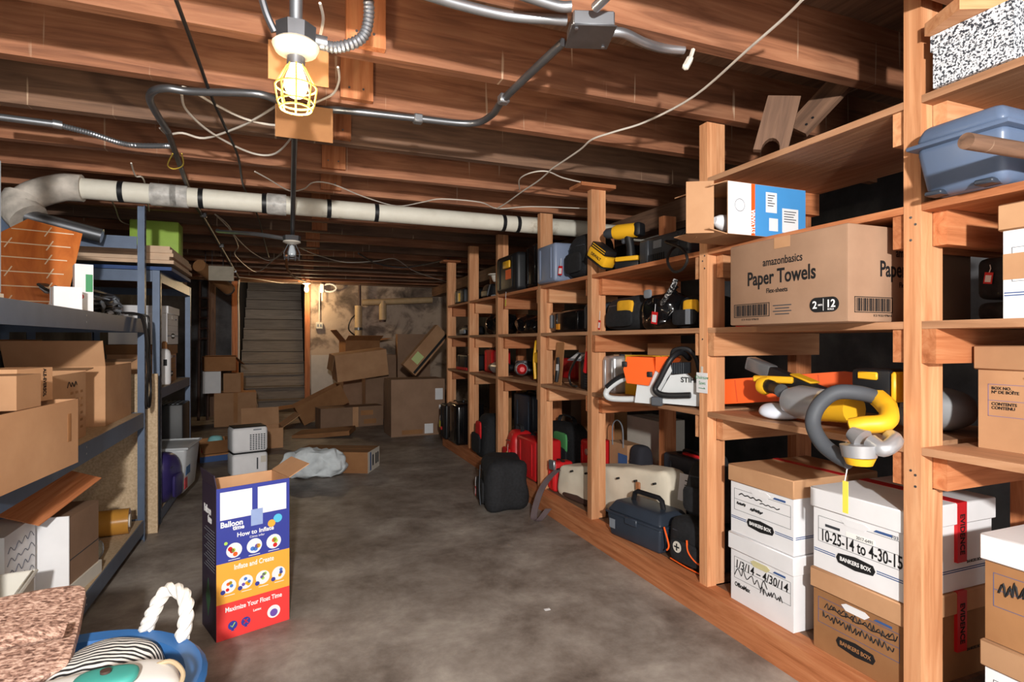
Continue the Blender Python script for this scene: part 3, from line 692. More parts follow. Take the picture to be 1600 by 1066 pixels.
tr = thing('side_grip', 'yellow auxiliary handle with a black rubber grip lying by the band saw', 'handle', tuple(W(1210, 620, 1.62)))
m = MB(); m.tube([W(1190, 602, 1.62), W(1196, 603, 1.62), W(1200, 603, 1.62)], [.03, .034, .03], 12); m.world('yellow_end', yellow, tr)
m = MB(); m.tube(poly2([W(1200, 603, 1.62), W(1212, 607, 1.60), W(1221, 611, 1.575)]), [.024] * 4 + [.021] * 8 + [.024], 12); m.world('grip', black, tr)
m = MB(); m.rbox(-.07, .07, -.012, .012, -.012, .012, .005, 1, 0, Matrix.Translation(W(1208, 593, 1.65) - Vector(tr.location)) @ Matrix.Rotation(R(-65), 4, 'Z')); m.build('bracket', yellow, tr)
o = thing('plastic_pouch', 'crumpled clear plastic pouch under the yellow side grip', 'bag', (1.63, 1.53, LV['s1'] + .0005), -60)
m = MB(); m.soft(.15, .1, .05, 2.6, 8, .014, 4, .2); m.build('pouch', mat('milky_plastic', (214, 220, 232), .3, var=.05), o)
m = MB(); m.box(-.05, .05, -.001, .001, .048, .052); m.build('red_seal', red, o)
o = thing('power_tool_base', 'black and red tool standing behind the post beside the big kraft carton', 'power tool', (1.70, 1.735, LV['s2'] + .0005), -90)
m = MB(); m.rbox(-.03, .03, -.06, .06, .0, .05, .01, 2); m.build('base', red, o); m = MB(); m.tube([(0, 0, .04), (0, -.01, .12), (.0, -.03, .17)], [.025, .03, .02], 10); m.build('body', black, o); m = MB(); m.cyl((0, -.06, .1), (0, 0, .1), .02, 10); m.build('red_knob', red, o)
# ---- bay with the chainsaw (between second and third post)
cw = thing('chainsaw', 'orange and white petrol chainsaw with black wrap handle', 'chainsaw', (1.385, 2.32, LV['s1'] + .001), -54.8)
fx = lambda u: (u - 957) / 135 * .42
fz = lambda v: (633 - v) / 385
cwhite = mat('saw_white', (196, 200, 202), .45, var=.04)
m = MB(); m.tube(poly2([(fx(1010), 0, fz(588)), (fx(985), 0, fz(594)), (fx(962), 0, fz(614)), (fx(963), 0, fz(627)), (fx(985), 0, fz(629)), (fx(1030), 0, fz(625))], 5), .014, 10); m.build('rear_handle', cwhite, cw)
m = MB(); m.tube(poly2([(fx(1006), 0, fz(585)), (fx(983), 0, fz(591)), (fx(962), 0, fz(610))], 4), .0165, 8); m.build('handle_grip', black, cw)
m = MB(); m.prism([(fx(1012), fz(631)), (fx(1052), fz(632)), (fx(1058), fz(590)), (fx(1066), fz(575)), (fx(1060), fz(560)), (fx(1018), fz(580))], -.06, .08); m.build('crankcase', cwhite, cw)
m = MB(); m.prism([(fx(1044), fz(628)), (fx(1104), fz(630)), (fx(1106), fz(598)), (fx(1086), fz(579)), (fx(1066), fz(582))], -.085, -.0605); cv = m.build('clutch_cover', cwhite, cw)
text('STIHL', .03, ink, cw, (fx(1092), -.0858, fz(589)), bold=.03, width=.075)
m = MB(); m.prism([(fx(997), fz(575)), (fx(1002), fz(598)), (fx(1034), fz(601)), (fx(1043), fz(575)), (fx(1040), fz(554)), (fx(1002), fz(553))], -.075, .075); m.build('top_cover', orange, cw)
m = MB(); m.prism([(fx(1043.5), fz(575)), (fx(1054), fz(583)), (fx(1066), fz(556)), (fx(1060), fz(552)), (fx(1043.5), fz(553))], -.07, .07); m.build('filter_cover', orange, cw)
for u, v in ((999, 566), (1036, 582)):
    m = MB(); m.rbox(-.012, .012, -.006, .006, -.012, .012, .004, 2); m.build('cover_latch', black, cw, (fx(u), -.077, fz(v)))
m = MB()
for k in range(6): m.box(fx(1066) + k * .009, fx(1066) + k * .009 + .004, -.062, .05, fz(580), fz(562))
g_ = m.build('cooling_fins', dgrey, cw); g_['kind'] = 'stuff'
m = MB(); m.tube(poly2([(fx(1078), .06, fz(556)), (fx(1076), -.04, fz(545)), (fx(1068), -.1, fz(556)), (fx(1053), -.105, fz(590)), (fx(1047), -.105, fz(606)), (fx(1060), -.108, fz(614)), (fx(1095), -.105, fz(612))], 5), .0125, 10); m.build('wrap_handle', black, cw)
m = MB(); m.tube(poly2([(fx(1062), -.03, fz(556)), (fx(1066), -.035, fz(542)), (fx(1084), -.03, fz(540)), (fx(1096), -.03, fz(556)), (fx(1102), -.03, fz(590))], 5), .010, 8); m.build('hand_guard', black, cw)
m = MB(); m.rbox(fx(1040), fx(1056), -.1, -.0865, .0, .04, .005, 1); m.build('spike', rub, cw)
# metal case, yellow box, kraft box behind the saw
loc, w_, h_ = I(925, 951, 556, 's1', 1.60, .22); hardcase('slim silver aluminium case standing on the saw shelf', (1.71, 2.645, LV['s1'] + .0005), -90, .115, .22, h_, silver, handle=None, latch=dgrey)
loc, w_, h_ = I(951, 1005, 536, 's1', 1.72, .2); carton('plain kraft carton behind the yellow tool box', (1.90, 2.43, loc[2]), -90, .28, .2, .265, kraft, closed=True)
yb = carton('yellow and black printed tool carton behind the chainsaw', (1.71, 2.45, LV['s1'] + .0005), -90, .24, .1, .205, yellow, closed=True)
m = MB(); m.box(-.121, .121, -.0512, -.05, .098, .14); bb = m.build('black_band', ink, yb); text('DEWALT', .03, yellow, bb, (.05, -.0518, .118), bold=.02, width=.12)
m = MB(); m.box(-.11, -.075, -.0512, -.05, .075, .095); m.build('sticker', white, yb)
for k in range(6):
    m = MB(); m.box(-.02, .1 - .01 * (k % 3), -.0508, -.05, .152 + .008 * k, .1545 + .008 * k); m.build('print_line', ink, yb)
# tool bags on the shelf above
loc, w_, h_ = I(937, 1000, 462, 's2', 1.60, .26); o = softbag('black and yellow tool bag at the left of the bag shelf', loc, -90, w_ * 1.05, .26, h_, blackf, flap=mat('bag_yellow', (236, 176, 40), .7), seed=2, handle=False)
hangtag(o, -w_ * .4, -.15, .11, red, .024, .05, .05)
loc, w_, h_ = I(992, 1052, 452, 's2', 1.57, .22); o = polybag('glossy black plastic-wrapped bundle with a red evidence tag', (loc[0], loc[1] + .035, loc[2]), -90, w_ * .7, .22, h_ * 1.1, seed=4); hangtag(o, .06, -.115, .115, red, .045, .055, .035)
m = MB(); m.soft(.06, .01, .04, 4, 4, .002, 2, 0, flat=False); m.build('sticker', grey, o, (-.02, -.1, h_ * .8))
loc, w_, h_ = I(1040, 1102, 461, 's2', 1.62, .26); o = softbag('black tool bag with yellow top beside the second post', loc, -90, w_, .26, h_, blackf, flap=mat('bag_yellow', (0, 0, 0)), seed=7, taper=.3, handle=False); m = MB(); m.box(.02, .05, -.142, -.140, .02, .085); m.build('name_label', grey, o)
o = tag(MB().tube(poly2([W(1056, 437, 1.56), W(1050, 450, 1.55), W(1040, 466, 1.56), W(1034, 474, 1.58)]), .011, 8).world('spotted_strap', ramp_mat('spots', [(.5, (20, 20, 22)), (.62, (190, 190, 190))], (1, 1, 1), 90, 2, rnd=False, bump=0)), 'black and white speckled strap hanging over the wrapped bundle', 'strap')
# drill shelf
drill('yellow and black cordless drill standing upright on the upper shelf', (1.60, 2.485, LV['s3'] + .001), 120, 1.15, yellow)
bt = thing('battery_pack', 'large yellow and black battery pack tilted beside the cordless drill', 'battery', (1.535, 2.60, LV['s3'] + .078), 0, rot=(0, R(0), R(-90)))
bt.rotation_euler = (0, R(33), R(-78))
m = MB(); m.rbox(-.075, .075, -.04, .04, -.028, .03, .012, 2); m.build('shell', yellow, bt)
m = MB(); m.rbox(-.065, .07, -.046, .03, .0305, .062, .01, 2); m.build('black_top', black, bt)
for z in (.04, .052):
    m = MB(); m.box(-.05, .06, -.0475, -.046, z, z + .004); m.build('yellow_line', yellow, bt)
text('DEWALT', .022, ink, bt, (.0, -.0405, .0), bold=.03, width=.085)
m = MB(); m.rbox(-.076, .076, -.042, .042, -.036, -.0285, .004, 1); m.build('base_strip', black, bt)
loc, w_, h_ = I(997, 1076, 362, 's3', 1.60, .2); cg = hardcase('charcoal plastic tool case with vent slots and a black cable loop', loc, -90, w_, .2, h_ * .92, dgrey, handle=None)
m = MB(); m.box(-.06, 0, -.1035, -.1005, h_ * .5, h_ * .75); m.build('sticker', grey, cg)
m = MB()
for k in range(8): m.box(-.1 + k * .016, -.093 + k * .016, -.1035, -.1005, .012, .045)
g_ = m.build('vent_slots', black, cg); g_['kind'] = 'stuff'
tag(MB().tube(poly2([W(1080, 350, 1.60), W(1058, 375, 1.57), W(1040, 378, 1.55), W(1064, 388, 1.50), W(1074, 405, 1.49), W(1066, 421, 1.49), W(1052, 424, 1.49), W(1043, 408, 1.50), W(1048, 392, 1.52), W(1058, 384, 1.56)]), .006, 8).world('black_cable', cableb), 'coiled black power cable looping over the upper shelf edge', 'cable')
loc, w_, h_ = I(1064, 1090, 375, 's3', 1.70, .2); hardcase('red and black tool half hidden behind the open lamp carton', (1.73, 1.91, loc[2]), -90, .11, .16, .15, red, handle=None, ribs=False)
# deck of that bay
tb = thing('toolbox', 'dark grey plastic toolbox with a raised black carry handle', 'toolbox', (1.635, 2.33, DK), -80)
m = MB(); taper_box(m, .33, .19, .36, .215, 0, .115, .012); m.build('tray', navy, tb); m = MB(); m.rbox(-.186, .186, -.113, .113, .112, .124, .005, 2); m.build('rim', navy, tb)
m = MB(); taper_box(m, .36, .215, .30, .15, .124, .175, .012); m.build('lid', navy, tb)
m = MB(); m.tube([(-.1, 0, .17), (-.09, 0, .21), (-.07, 0, .222), (.07, 0, .222), (.09, 0, .21), (.1, 0, .17)], .012, 8); m.build('carry_handle', black, tb)
m = MB(); m.rbox(-.04, .04, -.119, -.108, .09, .125, .004, 1); m.build('latch', navy, tb); m = MB(); m.box(-.16, -.12, -.1055, -.1045, .04, .085); m.build('sticker', grey, tb)
kb = softbag('black work bag with orange piping and a round white emblem', (1.70, 1.99, DK), -84, .27, .26, .2, blackf, p=5, seed=11, taper=.08, handle=False)
m = MB(); m.tube(poly2([(-.13, -.125, .14), (-.09, -.135, .075), (-.1, -.137, .05)]), .004, 6); m.build('orange_piping', orange, kb)
m = MB(); m.tube(poly2([(.02, -.138, .13), (.03, -.14, .085), (.07, -.137, .055), (.12, -.128, .042)]), .004, 6); m.build('orange_piping', orange, kb)
m = MB(); m.tube(poly2([(-.08, -.135, .022), (.02, -.139, .016), (.1, -.13, .01)]), .003, 6); m.build('orange_piping', orange, kb)
m = MB(); m.lathe([(.0, 0), (.024, 0), (.024, .002)], 16, Matrix.Translation((-.035, -.139, .085)) @ Matrix.Rotation(R(90), 4, 'X')); em = m.build('round_emblem', offw, kb)
m = MB(); m.box(-.05, -.02, -.1425, -.1415, .082, .088); m.box(-.038, -.032, -.1427, -.1416, .07, .1); m.build('emblem_mark', ink, em)
o = softbag('black backpack propped on top of the orange-piped work bag', (1.72, 1.965, DK + .205), -84, .27, .2, .24, blackf, p=4, seed=13, taper=.3)
loc, w_, h_ = I(948, 1012, 682, .45, 1.90, .16)
o = hardcase('dark grey case with a red handle strip behind the canvas bag', (2.02, 2.48, DK), -90, .34, .13, .35, navy); m = MB(); m.rbox(-.07, .07, -.012, .012, .34, .362, .005, 1); m.build('red_strip', red, o)
cvb = thing('canvas_bag', 'long cream canvas lineman bag with brown leather base and strap', 'bag', (1.745, 2.80, DK), -78)
m = MB(); m.soft(.92, .16, .30, 9, 18, .014, 5, .05, freq=9); m.v = [(x, y, z * (.62 + .5 * (x + .49))) for x, y, z in m.v]; m.build('canvas_body', canvas, cvb)
m = MB(); m.soft(.94, .17, .05, 4, 10, .008, 6, 0); m.build('leather_base', brown, cvb)
m = MB(); straptube(m, [(-.40, -.105, .17), (-.41, -.17, .12), (-.41, -.235, .04), (-.42, -.27, -.09), (-.36, -.28, -.1), (-.3, -.25, -.02)], .045, .005, 0, (.75, .5, .1)); m.build('shoulder_strap', mat('strap_mauve', (92, 78, 80), .7), cvb)
m = MB(); m.rbox(-.475, -.42, -.118, -.1, .165, .225, .004, 1); m.build('buckle', galv, cvb)
for k in range(7):
    m = MB(); m.cyl((-.4 + k * .13, -.09, .175 + .012 * k), (-.4 + k * .13, -.108, .175 + .012 * k), .006, 8); m.build('eyelet', black, cvb)
m = MB(); m.rbox(.26, .29, -.112, -.1, .19, .235, .004, 1); m.build('leather_tab', mat('tan_leather', (170, 110, 70), .6), cvb)
o = thing('instruction_card', 'white printed card standing beside the backpack', 'card', (1.80, 2.215, DK + .19), -80, rot=(R(-8), 0, R(-80)))
m = MB(); m.box(-.085, .085, -.002, .0, 0, .13); cd = m.build('card', white, o)
for k in range(9):
    m = MB(); m.box(.0 - .05 * (k % 2), .06, -.0026, -.002, .02 + .011 * k, .025 + .011 * k); m.build('print_line', ink, cd)

# ---- bay between third and fourth posts
loc, w_, h_ = I(843, 890, 395, 's3', 1.49, .2); o = hardcase('blue-grey hard case with white latch jutting past the fourth post', (1.62, 3.22, LV['s3'] + .0005), -90, .26, .24, .235, mat('case_blue', (120, 132, 156), .4, var=.05), handle=None, ribs=True)
m = MB(); m.rbox(-.145, -.115, -.1, .0, .14, .17, .004, 1); m.build('white_latch', white, o)
loc, w_, h_ = I(868, 918, 388, 's3', 1.56, .24); o = softbag('black zipped bag on the shelf in front of the blue-grey case', (1.66, 2.93, LV['s3'] + .0005), -90, .31, .24, .255, blackf, seed=17, taper=.2, handle=False)
hangtag(o, -.11, -.14, .13, red, .04, .055, .045, 10)
loc, w_, h_ = I(848, 906, 478, 's2', 1.60, .22); o = hardcase('glossy black tool case with an orange sticker', (1.70, 3.13, LV['s2'] + .0005), -90, .46, .2, .135, gloss, handle=None); m = MB(); m.box(-.13, -.09, -.1062, -.1, .02, .055); m.build('orange_sticker', mat('sticker_orange', (232, 150, 40), .5, var=0), o); m = MB(); m.rbox(-.222, -.19, -.107, -.1, .03, .115, .01, 2); m.build('white_patch', grey, o)
hardcase('ribbed grey case at the right end of the shelf beside the third post', (1.70, 2.83, LV['s2'] + .0005), -90, .115, .22, .16, dgrey, handle=None)
o = thing('cardboard_slip', 'brown cardboard slip with a black clip strapped on it', 'packaging', (1.60, 3.25, LV['s1'] + .0005), -90, rot=(R(-5), 0, R(-90)))
m = MB(); m.box(-.055, .055, -.003, 0, 0, .27); m.build('card', kraftd, o); m = MB(); m.tube(poly2([(-.01, -.006, .17), (.01, -.01, .1), (.0, -.01, .02)]), .014, 8); m.build('black_clip', black, o); m = MB(); m.box(.01, .04, -.026, -.024, .09, .13); m.build('label', white, o)
carton('upright kraft carton at the back of the charger shelf', (1.80, 3.02, LV['s1'] + .0005), -90, .42, .12, .255, kraft, closed=True)
o = thing('battery_charger', 'black battery charger with cable and a red clamp', 'charger', (1.65, 2.86, LV['s1'] + .0005), -90)
m = MB(); m.rbox(-.06, .06, -.07, .07, 0, .17, .012, 2); m.build('housing', black, o); m = MB(); m.rbox(-.045, -.012, -.0, .02, -.0, .16, .008, 2, 0, Matrix.Translation((.04, -.085, .09)) @ Matrix.Rotation(R(14), 4, 'Y')); m.build('red_clamp', red, o)
m = MB(); m.tube(poly2([(-.05, -.075, .2), (-.1, -.08, .16), (-.17, -.08, .08), (-.15, -.08, .02), (-.08, -.08, .015)]), .007, 8); m.build('cable', cableb, o); m = MB(); m.tube(poly2([(-.06, 0, .17), (-.05, -.03, .235), (.0, -.03, .245), (.05, 0, .2)]), .009, 8); m.build('handle', black, o)
for k in range(5):
    m = MB(); m.box(.0, .05, -.0715, -.07, .02 + .014 * k, .026 + .014 * k); m.build('vent_slot', dgrey, o)
o = thing('tool_wrapper', 'grey and white tool blade card behind the charger', 'packaging', (1.62, 3.06, LV['s1'] + .16), -90, rot=(R(-60), 0, R(-80)))
m = MB(); m.box(-.07, .07, -.002, .002, 0, .09); m.build('card', grey, o); m = MB(); m.box(-.06, .03, -.0028, -.002, .02, .07); m.build('print_panel', white, o)
o = hardcase('red jump starter pack with a chrome knob behind the canvas bag', (1.87, 3.235, DK), -90, .14, .16, .33, red, handle='top'); m = MB(); m.lathe([(0, 0), (.022, 0), (.02, .012), (.0, .014)], 14, Matrix.Translation((.03, -.08, .26)) @ Matrix.Rotation(R(90), 4, 'X')); m.build('chrome_knob', galv, o)
hardcase('low red tool case wedged beside the fourth post', (1.66, 3.325, DK), -90, .09, .14, .19, red, handle=None)
o = thing('paper_bag', 'kraft gift bag with a blue band and tall cord handle', 'bag', (1.95, 3.02, DK), -90)
m = MB(); m.box(-.1, .1, -.05, .05, 0, .34); m.build('bag_body', kraft, o); m = MB(); m.box(-.0, .101, -.051, -.05, .12, .28); m.build('blue_band', mat('band_blue', (70, 106, 160), .6), o); m = MB(); m.tube(poly2([(-.06, -.052, .32), (-.055, -.054, .44), (-.0, -.054, .48), (.055, -.054, .44), (.06, -.052, .32)]), .004, 6); m.build('cord_handle', grey, o)
softbag('dark bundle of cloth at the back beside the gift bag', (1.94, 2.835, DK), -90, .14, .12, .36, mat('dark_cloth', (44, 44, 52), .9), cat='cloth', name='cloth_bundle', seed=23, handle=False)
carton('pale carton standing at the back between the third and fourth posts', (2.30, 3.2, .001), -90, .36, .2, .56, offw, closed=True)
carton('brown carton at the back beside the pale carton', (2.32, 3.9, .001), -90, .36, .2, .64, kraftd, closed=True)

# ---- bay between fourth and fifth posts
loc, w_, h_ = I(777, 843, 398, 's3', 1.50, .2); o = hardcase('black upright tool case with a yellow battery and orange patch on its face', (1.63, 3.93, LV['s3'] + .0005), -90, .42, .24, .275, black, handle=None, r=.03)
m = MB(); m.rbox(-.03, .1, -.135, -.12, .17, .225, .008, 2); m.build('yellow_panel', yellow, o); m = MB(); m.box(.0, .12, -.1225, -.12, .09, .16); m.build('orange_patch', orange, o); m = MB(); m.box(-.235, -.205, -.1, -.05, .1, .135); m.build('white_latch', white, o)
hangtag(o, .02, -.125, .0, tagy, .018, .05, .055)
hardcase('black suitcase standing close to the fourth post on the upper shelf', (1.70, 3.56, LV['s3'] + .0005), -90, .2, .3, .30, gloss, handle=None, r=.03)
polybag('shiny black plastic bag lying on the shelf between fourth and fifth posts', (1.70, 3.78, LV['s2'] + .0005), -90, .5, .24, .15, seed=21)
o = drill('grey and red angle grinder on the shelf between fourth and fifth posts', (1.86, 3.82, LV['s1'] + .03), 60, 1.5, grey, batt=False, cat='power tool', name='angle_grinder', rot=(R(80), 0, R(250)), chuck=red)
o = hardcase('red and grey saw case behind the angle grinder', (2.0, 3.75, LV['s1'] + .0005), -90, .4, .14, .15, red, handle=None)
o = thing('hedge_trimmer', 'tall yellow and black power tool standing beside the fourth post', 'power tool', (1.63, 3.50, LV['s1'] + .0005), -90)
m = MB(); m.rbox(-.045, .045, -.05, .05, 0, .16, .02, 2); m.build('body', black, o); m = MB(); m.rbox(-.03, .03, -.055, .03, .165, .285, .015, 2); m.build('upper_body', black, o); m = MB(); m.tube(poly2([(-.05, -.05, .02), (-.055, -.055, .15), (-.045, -.05, .24), (-.03, -.05, .28)]), .011, 8); m.build('yellow_frame', yellow, o); m = MB(); m.rbox(-.05, .04, -.062, -.05, .13, .2, .006, 1); m.build('yellow_panel', yellow, o)
hardcase('bright red hard case on the deck between fourth and fifth posts', (1.68, 3.72, DK), -90, .34, .2, .28, red, handle='top')
o = softbag('red tool bag with a yellow tag on the deck beside the fifth post', (1.66, 4.02, DK), -90, .24, .22, .29, red, seed=31, taper=.25)
hangtag(o, .06, -.12, .2, tagy, .05, .07, .06)
softbag('dark bag with a green label behind the red cases', (1.95, 3.80, DK), -90, .6, .2, .36, blackf, seed=33, flap=mat('green_label', (86, 160, 96), .6, var=0))
o = softbag('large slumped black bag with a red tag on the floor before the shelving', (1.32, 3.49, .0005), -98, .36, .30, .32, blackf, p=6, amp=.026, seed=37, taper=.1, handle=False)
hangtag(o, -.1, -.16, .17, red, .036, .06, .06); m = MB(); m.tube(poly2([(-.0, -.15, .27), (.05, -.165, .14), (.07, -.16, .03)]), .004, 6); m.build('seam_piping', dgrey, o)

# ---- bay between fifth and sixth posts
o = thing('bottle_holder', 'white plastic cup holder with a steel clip on the upper shelf', 'holder', (1.60, 4.36, LV['s3'] + .0005), -90)
m = MB(); m.lathe([(.03, 0), (.04, .02), (.05, .05), (.075, .055), (.075, .062)], 16); m.build('cup', offw, o, (0, 0, .12)); m = MB(); m.cyl((0, 0, 0), (0, 0, .12), .015, 10); m.build('stem', galv, o); m = MB(); m.lathe([(.05, 0), (.05, .012), (.02, .02)], 14); m.build('foot', grey, o); m = MB(); m.tube(poly2([(-.03, -.05, .1), (-.06, -.06, .03), (-.07, -.06, .012)]), .006, 6); m.build('clip', galv, o)
softbag('black pouch with white trim under the cup holder shelf edge', (1.68, 4.60, LV['s3'] + .0005), -90, .3, .2, .13, black, name='pouch', seed=41, handle=False)
polybag('crumpled black plastic bag between fifth and sixth posts', (1.68, 4.48, LV['s2'] + .0005), -90, .42, .22, .2, seed=43)
o = hardcase('red circular saw housing behind the grey and yellow drill', (1.74, 4.74, LV['s1'] + .0005), -90, .26, .16, .20, red, handle='top', name='circular_saw', cat='power tool')
drill('grey and yellow hammer drill lying on its side in front of the red saw', (1.88, 4.42, LV['s1'] + .058), 0, 1.5, silver, batt=True, rot=(R(-90), 0, R(95)))
softbag('black and red duffel bag with a ridge top overhanging the kerb', (1.62, 4.52, DK), -90, .36, .3, .36, blackf, p=5, seed=47, taper=.45, flap=red, handle=False)
hardcase('slate case behind the ridge-topped duffel bag', (1.92, 4.40, DK), -90, .4, .16, .52, navy)

# ---- farthest bay
o = hardcase('black battery charger block on the highest far shelf', (1.66, 5.32, LV['s3'] + .0005), -90, .3, .2, .14, black, handle='top'); m = MB(); m.box(-.02, .03, -.107, -.1, .02, .1); m.build('yellow_strip', yellow, o)
softbag('small black and grey pouch in the far bay', (1.66, 5.2, LV['s2'] + .0005), -90, .28, .2, .10, black, name='pouch', seed=51, handle=False, patch=grey)
o = hardcase('black and red charger on the far bay saw shelf', (1.66, 5.22, LV['s1'] + .0005), -90, .34, .2, .15, black, handle=None); m = MB(); m.box(-.17, .17, -.107, -.1, .005, .03); m.build('red_edge', red, o)
o = hardcase('black tool case with a yellow tag at the far end of the deck', (1.585, 5.535, DK), -90, .2, .26, .34, black); m = MB(); m.box(-.09, -.03, -.1385, -.13, .08, .11); m.build('red_mark', red, o); hangtag(o, -.06, -.14, .22, tagy, .05, .07, .05)
hardcase('glossy black wheeled case beside the yellow-tagged case', (1.60, 5.23, DK), -90, .34, .28, .38, gloss, r=.03)
carton('olive cardboard panel box behind the far cases', (1.98, 5.3, DK), -90, .45, .06, .58, kraftd, closed=True)
carton('olive-yellow flat carton behind the duffel bag', (2.02, 4.72, DK), -90, .2, .05, .62, mat('olive_card', (150, 128, 62), .8), closed=True)
carton('grey-brown carton standing behind the shelving near the fourth post', (2.42, 4.55, .001), -90, .4, .3, .66, kraftg, closed=True)
# ================================================================== left racks
def LX(u0, u1, vt, z, X):
    """front-face extent on the left (plane X): returns y-range and height"""
    ya, yb = yat(u0, X), yat(u1, X); yc = (ya + yb) / 2
    return ya, yb, H + (533 - vt) * (X * ST + yc * CT) / F - z
A1, A2, A3 = .1175, .6905, 1.1905
# -- top level of the near rack
o = thing('display_case', 'clear acrylic display case at the picture edge on the top rack level', 'case', (-.875, 1.82, A3), 0)
m = MB(); m.rbox(-.15, .15, -.15, .15, 0, .38, .02, 3); m.build('case_shell', clear, o); m = MB(); m.box(-.155, .155, -.155, .155, -.0, .012); m.build('base', offw, o)
for x in (-.146, .146):
    for y in (-.146, .146):
        m = MB(); m.cyl((x, y, .015), (x, y, .375), .006, 8); m.build('corner_bead', grey, o)
sg = thing('coffin_plaque', 'orange stained coffin-shaped wooden plaque with slotted crosses', 'plaque', (-.93, 2.85, A3 + .004), 0, rot=(R(-12), 0, R(20)))
owood = ramp_mat('orange_wood', [(.3, (168, 84, 28)), (.5, (198, 108, 44)), (.7, (210, 128, 60))], (1, 1, .3), 12, 5, rough=.4, dist=.8, bump=.05, rnd=False)
m = MB(); m.prism([(-.13, 0), (.085, 0), (.15, .345), (-.03, .385), (-.15, .285)], -.011, .011); m.build('plaque', owood, sg)
slot = mat('slot_pale', (226, 206, 176), .7, var=0)
for k in range(6):
    z = .035 + .06 * k; s_ = -.02 * (k % 2)
    m = MB(); m.box((-.125 + .002 * k) if k < 5 else -.08, .06 + .012 * k, -.0125, -.011, z, z + .004); m.build('slot', slot, sg)
    for xx in ((.055 + s_,) if k % 2 else (.04, -.09)):
        m = MB(); m.box(-.002, .002, -.0126, -.011, -.024, .024); m.build('cross_slot', slot, sg, (xx, 0, z + .002), (0, R(28), 0))
o = carton('small white carton at the foot of the coffin plaque', (-.775, 2.64, A3), 24, .085, .1, .085, white, closed=True)
o = carton('narrow white and green printed carton behind the small white carton', (-.765, 2.80, A3), 20, .06, .09, .19, white, closed=True); m = MB(); m.box(.005, .028, -.0466, -.045, .08, .15); m.build('green_panel', mat('print_green', (44, 140, 84), .5, var=0), o); m = MB(); m.lathe([(0, 0), (.012, 0), (.012, .001)], 12, Matrix.Translation((-.012, -.0455, .06)) @ Matrix.Rotation(R(90), 4, 'X')); m.build('red_emblem', red, o)
rnd = random.Random(5)
for k in range(7):
    b0 = Vector((-.84 + .05 * rnd.random(), 2.74 + .1 * k, A3 + .012)); P = [b0]
    for j in range(7): P.append(Vector((-.93 + .2 * rnd.random(), 2.72 + .75 * rnd.random(), A3 + .015 + .09 * rnd.random())))
    tag(MB().tube(poly2(P, 4), .006 + .002 * (k % 2), 6).world('cable_coil', cableb if k % 3 else grey), ['black cable heaped on the top rack level', 'grey cable tangled among the black leads on the rack', 'black lead crossing the heap on the rack', 'thick black lead in the tangle behind the white cartons', 'thin grey lead on top of the cable heap', 'black lead nearest the rack upright', 'black looped lead at the back of the cable heap'][k], 'cable', 'tangled cables on the rack')
for k, (du, lab) in enumerate(((0, 'black cable draped over the rack edge, hanging in a long loop'), (6, 'second black cable hanging in a loop from the rack edge'))):
    tag(MB().tube(poly2([(-.74, 3.28 + .06 * k, A3 + .02), (-.688, 3.34 + .06 * k, A3 + .018), (-.67, 3.37 + .05 * k, A3 - .02), (-.662, 3.40 + .03 * k, A3 - .12), (-.66, 3.43, A3 - .28), (-.66, 3.38 + .05 * k, A3 - .43), (-.66, 3.43 + .04 * k, A3 - .46), (-.66, 3.50, A3 - .38), (-.665, 3.5 - .03 * k, A3 - .2), (-.672, 3.515, A3 - .02), (-.688, 3.52, A3 + .018), (-.76, 3.50, A3 + .02)]), .0055, 7).world('hanging_cable', cableb), lab, 'cable', 'cables hanging from the rack')
o = hardcase('dark electronics box among the cables on the top rack level', (-.98, 3.05, A3), 90, .3, .2, .09, black, handle=None, ribs=False, name='electronics_box', cat='box')
# -- middle level
o = carton('big opened kraft carton with printed side on the middle rack level', (-.92, 2.57, A2), 90, .42, .34, .26, kraft, flaps={'l': (-14, .16), 'b': (60, .16), 'r': (4, .1)})
for k in range(6):
    for j in range(3):
        m = MB(); m.box(.03 + .055 * j, .062 + .055 * j, -.1706, -.17, .04 + .028 * k, .05 + .028 * k); m.build('printed_block', kraftd, o)
scrawl(o, .0, .1, .22, -.1715, .012, 7, .0014, 55)
o = carton('tan open-topped carton with a hand slot overhanging the rack beam', (-.735, 1.97, A2 + .0005), 84, .44, .21, .20, kraft, flaps={}); m = MB(); m.rbox(.15, .172, -.1062, -.1052, .075, .16, .01, 3); m.build('hand_slot', kraftd, o)
o = carton('small kraft carton lettered along its side, resting in the tan carton', (-.745, 2.10, A2 + .202), 78, .16, .12, .10, kraft, closed=True); text('ALE-EVERSOL', .02, ink, o, (.04, -.0612, .055), (90, 90, 0), bold=.02, width=.085)
carton('smaller pale carton lying in front of the lettered carton', (-.69, 1.91, A2 + .202), 84, .12, .1, .09, kraft, closed=True)
o = carton('open kraft carton holding papers at the far end of the middle level', (-.93, 3.28, A2), 90, .46, .36, .27, kraft, flaps={'r': (6, .12), 'l': (70, .12), 'b': (80, .12)})
m = MB(); m.box(-.18, .1, -.15, .13, .12, .135); m.build('papers', white, o, (0, 0, 0), (R(10), R(-9), 0)); m = MB(); m.box(-.1, .04, -.1, .1, .136, .14); m.build('green_folder', mat('folder_green', (60, 130, 90), .6), o, (0, 0, 0), (R(10), R(-9), 0))
o = thing('dark_binder', 'dark slate binder leaning behind the open carton', 'binder', (-1.23, 2.60, A2 + .008), 0, rot=(R(-14), 0, R(90))); m = MB(); m.rbox(-.17, .17, -.02, .02, 0, .33, .005, 1); m.build('cover', dgrey, o)
